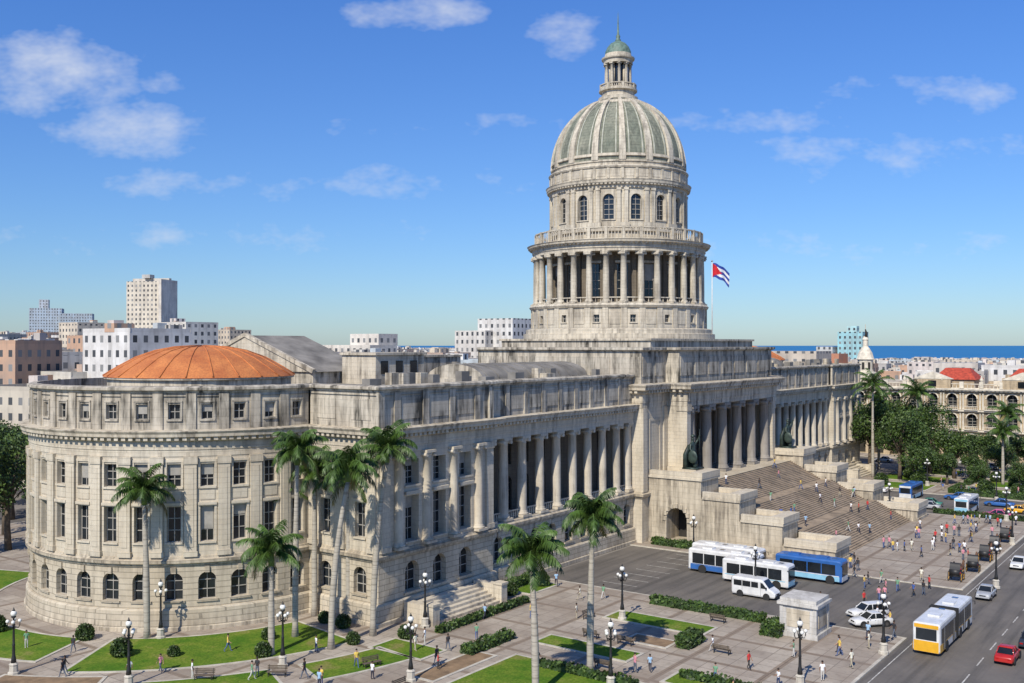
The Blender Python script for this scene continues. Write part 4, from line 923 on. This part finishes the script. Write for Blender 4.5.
# ------------------------------------------------------------------ theatre across the street
M_TH = stone('theatre_stone', (.60, .48, .32), (.46, .36, .23), gr=.7, bw=1.5, bh=.5)
M_THL = simple('theatre_trim', (.66, .60, .48), .85, .3, .8)
M_REDR = simple('red_roof', (.42, .06, .03), .8, .4)
def theatre(p0, p1, depth, stone_, fl, H0, n, tower=False):
    mb = MB(); F = Flat(p0, p1); b = F.L/n
    def archi(uc, w, zs, r0, r1, n1, mat):
        rings = [[F(uc-(w/2+rr)*cos(pi*i/10), nn_, zs+(w/2+rr)*sin(pi*i/10)) for rr, nn_ in ((r0, 0), (r0, n1), (r1, n1), (r1, 0))] for i in range(11)]
        mb.grid(rings, mat, False, False)
    for k in range(n):
        u0 = k*b; uc = u0+b/2
        bay(mb, F, u0, u0+b, 0, H0, [(uc, b*.64, .1, H0-.7, True)], 0, 3., 0, mg=2, bars=None, sill=False)
        archi(uc, b*.64, H0-.7-b*.32, 0.02, .35, .15, 5)
        z = H0
        for j in range(fl):
            z1 = z+5.2; w_ = b*.5
            bay(mb, F, u0, u0+b, z+.4, z1, [(uc, w_, z+1.0, z1-.6, True)], 0, 1.1, 0, mg=1, mf=3, bars=(2, 3))
            archi(uc, w_, z1-.6-w_/2, .03, .3, .2, 5)
            mb.box(F, uc-b*.34, uc+b*.34, 0, 1.1, z+.42, z+.6, 5)
            for i in range(8): mb.box(F, uc-b*.32+i*b*.0914-.05, uc-b*.32+i*b*.0914+.05, .95, 1.05, z+.6, z+1.35, 5)
            mb.box(F, uc-b*.34, uc+b*.34, .9, 1.1, z+1.35, z+1.48, 5)
            for du in (-.35, .35):
                x, y, _ = F(u0+du, .2, 0); mb.lathe(x, y, [(.3, 0), (.22, .4), (.2, 3.9), (.34, 4.3)], 8, 5, True, False, z+.5)
            z = z1
        mb.box(F, u0-.5, u0+.5, -.2, .45, z+.9, z+2.6, 5)
        if k % 2: mb.lathe(*F(u0, .05, 0)[:2], [(.3, 2.6), (.55, 3.1), (.3, 3.5), (.1, 4.2)], 8, 5, True, False, z)
    for j in range(fl+1):
        zz = H0+5.2*j; mb.box(F, -.3, F.L+.3, -.3, .7, zz, zz+.4, 5)
    zt = H0+5.2*fl
    mb.box(F, -.5, F.L+.5, -.4, 1.2, zt+.4, zt+.8, 5); dentils(mb, F, 0, F.L, .6, 1., zt+.15, zt+.4, 1., 5); balustrade(mb, F, 0, F.L, -.1, zt+.8, 1.3, 5, .9, b)
    mb.box(F, 0.01, F.L-.01, -depth, -3.2, 0, zt+.6, 0); mb.box(F, 0.02, F.L-.02, -3.3, -.6, zt-.1, zt+.3, 0)
    # pediments breaking the roofline
    for u in (b*4.5, b*9, b*13.5):
        mb.box(F, u-b*.95, u+b*.95, -1.2, .5, zt+.82, zt+3.2, 0); p = [F(u-b*1.05, .6, zt+3.2), F(u, .6, zt+5.2), F(u+b*1.05, .6, zt+3.2)]; q = [F(u-b*1.05, -1.3, zt+3.2), F(u, -1.3, zt+5.2), F(u+b*1.05, -1.3, zt+3.2)]
        mb.add(p, 5); mb.add(q, 5); mb.add([p[0], p[1], q[1], q[0]], 5); mb.add([p[1], p[2], q[2], q[1]], 5); mb.box(F, u-1., u+1., .45, .62, zt+1.2, zt+2.8, 1)
    return mb, F, zt
thr = obj('theatre_building', None, (OX, OY, 0), ANG)
mb, F, zt = theatre((122, 14), (122, -58), 50, M_TH, 2, 7.4, 15)
for u, hh in ((26, 5), (44, 4), (58, 4)):
    mb.box(F, u-5, u+5, -14, -4, zt+.6, zt+3., 0)
    a, b_ = [F(u-5.5, -14, zt+3), F(u+5.5, -14, zt+3), F(u+5.5, -3.5, zt+3), F(u-5.5, -3.5, zt+3)], [F(u-3, -10, zt+6), F(u+3, -10, zt+6), F(u+3, -8, zt+6), F(u-3, -8, zt+6)]
    for i in range(4): mb.add([a[i], a[(i+1) % 4], b_[(i+1) % 4], b_[i]], 4)
    mb.add(b_, 4)
for u in (3., 69.):
    x, y, _ = F(u, -3, 0)
    mb.lathe(x, y, [(2.6, 0), (2.6, 4), (3., 4.2), (3., 4.6), (2.1, 4.8), (2.1, 8), (2.5, 8.2), (2.3, 8.6), (1.9, 10), (1.2, 11.2), (.7, 11.8), (.7, 13.5), (.9, 13.7), (.5, 14.6), (.1, 15), (.08, 18.)], 12, 5, False, False, zt)
    for k in range(8): a = k*pi/4; mb.box(Arc((x, y), 2.1, 0, 5), a*2.1-.35, a*2.1+.35, -.02, .03, zt+5.4, zt+7.4, 2)
    mb.tube([(x, y, zt+14), (x-.4, y-.4, zt+15.5), (x, y, zt+16.6)], [.5, .35, .15], 6, 2)
random.seed(8)
for k in range(22):
    u = random.uniform(4, 68); n_ = -random.uniform(14, 46); a = random.uniform(2, 6); h = random.uniform(1.5, 4.5); mb.box(F, u-a/2, u+a/2, n_-a*.4, n_+a*.4, zt+.6, zt+h, random.choice((0, 3, 4, 5)))
obj('theatre_body', mb.mesh('theatre_body', [M_TH, M_GL, M_DK, M_FR, M_REDR, M_THL]), parent=thr)

# ------------------------------------------------------------------ city
def city_mat():
    m, t, b = nt('city_facade')
    uv = N(t, 'ShaderNodeUVMap').outputs[0]; at = N(t, 'ShaderNodeAttribute'); at.attribute_name = 'Col'
    sx = N(t, 'ShaderNodeSeparateXYZ'); t.links.new(uv, sx.inputs[0])
    fu = mth(t, 'FRACT', mth(t, 'MULTIPLY', sx.outputs[0], 1/2.9)); fv = mth(t, 'FRACT', mth(t, 'MULTIPLY', sx.outputs[1], 1/3.3))
    w = mth(t, 'MULTIPLY', mth(t, 'LESS_THAN', mth(t, 'ABSOLUTE', mth(t, 'SUBTRACT', fu, .5)), .2), mth(t, 'LESS_THAN', mth(t, 'ABSOLUTE', mth(t, 'SUBTRACT', fv, .5)), .24))
    tc = N(t, 'ShaderNodeTexCoord').outputs['Object']; n = noise(t, tc, .12, 4, .7); n2 = noise(t, tc, .5, 3, .6, (1, 1, .15))
    wn = N(t, 'ShaderNodeTexWhiteNoise'); wn.noise_dimensions = '2D'
    cb = N(t, 'ShaderNodeCombineXYZ'); t.links.new(mth(t, 'FLOOR', mth(t, 'MULTIPLY', sx.outputs[0], 1/2.9)), cb.inputs[0]); t.links.new(mth(t, 'FLOOR', mth(t, 'MULTIPLY', sx.outputs[1], 1/3.3)), cb.inputs[1]); t.links.new(cb.outputs[0], wn.inputs[0])
    c = mixc(t, ramp(t, n, [(.4, 0.), (.75, .6)]), at.outputs['Color'], (.26, .23, .20)); c = mixc(t, ramp(t, n2, [(.5, 0.), (.75, .5)]), c, (.16, .145, .125))
    c = mixc(t, w, c, ramp(t, wn.outputs[0], [(0, (.04, .045, .05)), (.6, (.09, .095, .10)), (1, (.25, .25, .24))]))
    t.links.new(c, b.inputs['Base Color']); b.inputs['Roughness'].default_value = .85; return m
M_CITY = city_mat()
class City:
    def __init__(s): s.v = []; s.f = []; s.uv = []; s.c = []
    def block(s, x, y, w, d, z0, z1, rot, col, win=True):
        cr, sr = cos(rot), sin(rot); P = [(x+cr*a-sr*b, y+sr*a+cr*b) for a, b in ((-w/2, -d/2), (w/2, -d/2), (w/2, d/2), (-w/2, d/2))]
        for i in range(4):
            a, b = P[i], P[(i+1) % 4]; L = w if i % 2 == 0 else d; k = len(s.v)
            s.v += [(a[0], a[1], z0), (b[0], b[1], z0), (b[0], b[1], z1), (a[0], a[1], z1)]; s.f.append((k, k+1, k+2, k+3))
            n = max(1, round(L/2.9))*2.9; o = 2.9*random.randint(0, 40); h = z1-z0
            s.uv += [(o, 0), (o+n, 0), (o+n, h), (o, h)] if win else [(0, 0)]*4; s.c += [col]*4
        k = len(s.v); s.v += [(p[0], p[1], z1) for p in P]; s.f.append((k, k+1, k+2, k+3)); s.uv += [(0, 0)]*4; rc = tuple(.4*a+.18 for a in col) if win else col; s.c += [rc]*4
        return P
    def building(s, x, y, w, d, h, rot, col):
        s.block(x, y, w, d, 0, h, rot, col)
        for (a, b, ww, dd) in ((0, -d/2+.15, w+.1, .3), (0, d/2-.15, w+.1, .3), (-w/2+.15, 0, .3, d-.7), (w/2-.15, 0, .3, d-.7)):
            s.block(x+cos(rot)*a-sin(rot)*b, y+sin(rot)*a+cos(rot)*b, ww, dd, h, h+.9, rot, tuple(c*.9 for c in col), False)
        for _ in range(random.randint(2, 5)):
            a = random.uniform(-.35, .35)*w; b = random.uniform(-.35, .35)*d; q = random.uniform(1.2, 4.5)
            s.block(x+cos(rot)*a-sin(rot)*b, y+sin(rot)*a+cos(rot)*b, q, q*random.uniform(.7, 1.4), h, h+random.uniform(1., 3.), rot, random.choice(PAL), q > 3)
    def done(s, name, parent=None):
        me = bpy.data.meshes.new(name); me.from_pydata(s.v, [], s.f)
        me.uv_layers.new(name='UVMap'); me.color_attributes.new('Col', 'FLOAT_COLOR', 'CORNER')
        me.uv_layers['UVMap'].data.foreach_set('uv', [a for u in s.uv for a in u])
        me.color_attributes['Col'].data.foreach_set('color', [a for c in s.c for a in (*c, 1.)])
        me.materials.append(M_CITY); me.update(); return obj(name, me, parent=parent)
PAL = [(.66, .62, .53), (.56, .50, .40), (.72, .70, .66), (.48, .45, .41), (.6, .5, .37), (.66, .57, .44), (.52, .38, .30), (.5, .56, .58), (.68, .6, .54), (.45, .42, .38), (.75, .72, .66), (.55, .34, .22), (.7, .66, .58)]
random.seed(21)
ct = City(); d = 215.
while d < 3400:
    step = 17+d*.018; x = -d*.75
    while x < d*.75:
        w = random.uniform(8, 20); px = x/d
        rx, ry = x-OX, d-OY; s_, q_ = CA*rx+SA*ry, -SA*rx+CA*ry
        ok = not (-156 < s_ < 185 and -90 < q_ < 108)
        if q_ < -40 and s_ < 330: ok = False
        if ok:
            h = random.choice((10, 11, 13, 15, 17, 19, 21))+random.uniform(0, 3)
            if px > .2:
                h = min(h, 30-.0155*d-random.random()*2) if d > 330 else min(h+4, 23)
                if d > 1330: h = 0
                elif h < 5: h = 5
            else:
                if px > -.27: h = min(h+3, 29.6-.004*d)
                else: h = h+(random.random() < .14)*random.uniform(6, 15)+(6 if d > 450 else 0)
                if px > -.05 and d > 1400+(.2-px)*6000: h = 0
            if h > 4: ct.building(x, d+random.uniform(-5, 5), w*1.05, random.uniform(11, step*.95), h, random.choice((-.62, -.62, .95, -.4)), random.choice(PAL))
        x += w+random.uniform(0, 2.5)+(d*.004)
    d += step
ct.done('distant_city_buildings')
def single(name, items):
    c = City()
    for it in items: c.block(*it[:8], it[8] if len(it) > 8 else True)
    c.done(name)
R_ = -.62
single('apartment_tower', [(-252, 700, 27, 20, 0, 74, -.2, (.66, .59, .47)), (-252, 700, 28, 3, 74, 76.5, -.2, (.6, .55, .47), False), (-254, 698, 6, 6, 76.5, 79, -.2, (.5, .5, .47), False), (-238, 692, 2, 21, 0, 75, -.2, (.72, .66, .56), False)])
single('hotel_tower', [(-535, 1150, 34, 22, 0, 72, .3, (.40, .48, .55)), (-500, 1150, 34, 22, 0, 66, .3, (.38, .46, .52)), (-537, 1148, 10, 10, 72, 82, .3, (.45, .5, .55))])
single('apartment_house', [(-170, 405, 15, 12, 0, 29.5, R_, (.56, .42, .50)), (-172, 405, 5, 5, 29.5, 33, R_, (.6, .5, .52))])
single('apartment_house', [(-55, 360, 24, 14, 0, 30, R_, (.70, .65, .56)), (-50, 362, 14, 10, 30, 34, R_, (.68, .63, .55))])
single('apartment_house', [(-3, 420, 18, 14, 0, 41, R_, (.70, .68, .63)), (-14, 420, 16, 12, 0, 36, R_, (.62, .59, .53))])
single('turquoise_apartment_house', [(208, 610, 15, 12, 0, 38, R_, (.30, .58, .62)), (208, 610, 6, 5, 38, 41.5, R_, (.4, .62, .62)), (194, 615, 10, 12, 0, 29, R_, (.55, .55, .52))])
single('office_block', [(176, 330, 20, 14, 0, 25, R_, (.68, .63, .54)), (152, 340, 14, 12, 0, 24, R_, (.6, .55, .48))])
single('office_block', [(92, 330, 22, 15, 0, 28, R_, (.6, .52, .42)), (110, 350, 12, 10, 0, 27, R_, (.5, .2, .1), False)])

# ------------------------------------------------------------------ light & world
a = radians(12); hx, hy = cos(a)*-CA+sin(a)*SA, cos(a)*-SA-sin(a)*CA; el = radians(43)
to = Vector((hx*cos(el), hy*cos(el), sin(el)))
sl = bpy.data.lights.new('sun', 'SUN'); sl.energy = 5.; sl.angle = radians(.5); sl.color = (1, .925, .80)
so = bpy.data.objects.new('sun', sl); COL.objects.link(so); so.rotation_euler = to.to_track_quat('Z', 'Y').to_euler(); so.location = (0, 0, 200)
w = bpy.data.worlds.new('World'); scene.world = w; w.use_nodes = True; t = w.node_tree
bg = t.nodes['Background']; bg.inputs['Strength'].default_value = .10
sk = t.nodes.new('ShaderNodeTexSky'); sk.sky_type = 'NISHITA'; sk.sun_disc = False; sk.sun_elevation = el; sk.sun_rotation = atan2(hx, hy)
sk.air_density = 1.0; sk.dust_density = .3; sk.ozone_density = 3.
tc = t.nodes.new('ShaderNodeTexCoord'); sx = t.nodes.new('ShaderNodeSeparateXYZ'); t.links.new(tc.outputs['Generated'], sx.inputs[0])
yy = mth(t, 'MAXIMUM', sx.outputs[1], .05); u = mth(t, 'DIVIDE', sx.outputs[0], yy); v = mth(t, 'DIVIDE', sx.outputs[2], yy)
cb = t.nodes.new('ShaderNodeCombineXYZ'); t.links.new(u, cb.inputs[0]); t.links.new(v, cb.inputs[1])
nn = noise(t, cb.outputs[0], 12., 4, .66, (1, 1.7, 1)); mask = None
for u0, v0, ra, rb, k in ((-.475, .27, .11, .04, 1.), (-.38, .215, .085, .028, .98), (-.35, .265, .03, .015, .8), (-.1, .335, .07, .022, .92), (.058, .313, .04, .025, .86), (-.05, .22, .25, .014, .55), (.2, .222, .3, .014, .5), (-.2, .16, .35, .02, .55), (.42, .19, .25, .025, .62), (-.35, .11, .3, .02, .55), (.3, .1, .3, .02, .5), (.45, .25, .2, .02, .55)):
    du = mth(t, 'MULTIPLY', mth(t, 'SUBTRACT', u, u0), 1/ra); dv = mth(t, 'MULTIPLY', mth(t, 'SUBTRACT', v, v0), 1/rb)
    r2 = mth(t, 'ADD', mth(t, 'MULTIPLY', du, du), mth(t, 'MULTIPLY', dv, dv)); mk = mth(t, 'MULTIPLY', mth(t, 'SUBTRACT', 1., mth(t, 'MULTIPLY', r2, .5), True), k)
    mask = mk if mask is None else mth(t, 'MAXIMUM', mask, mk)
cl = ramp(t, mth(t, 'ADD', nn, mth(t, 'MULTIPLY', mth(t, 'SUBTRACT', mask, 1.), .5)), [(.24, 0.), (.64, .95)])
tint = ramp(t, v, [(0, (.66, .84, 1.10)), (.12, (.60, .86, 1.24)), (.35, (.54, .90, 1.48))])
sky = mixc(t, 1., sk.outputs[0], tint, 'MULTIPLY')
skc = mixc(t, mth(t, 'MULTIPLY', cl, .75), sky, (7.4, 7.8, 8.6))
t.links.new(skc, bg.inputs[0])

# ------------------------------------------------------------------ camera
cam = bpy.data.cameras.new('camera'); cam.lens = 36*1000/1024; cam.sensor_width = 36; cam.clip_end = 60000; cam.clip_start = .5
co = bpy.data.objects.new('camera', cam); COL.objects.link(co); co.location = (0, 0, 30); co.rotation_euler = (radians(90.2), 0, 0)
scene.camera = co
scene.view_settings.view_transform = 'Standard'; scene.view_settings.look = 'None'; scene.view_settings.exposure = 0
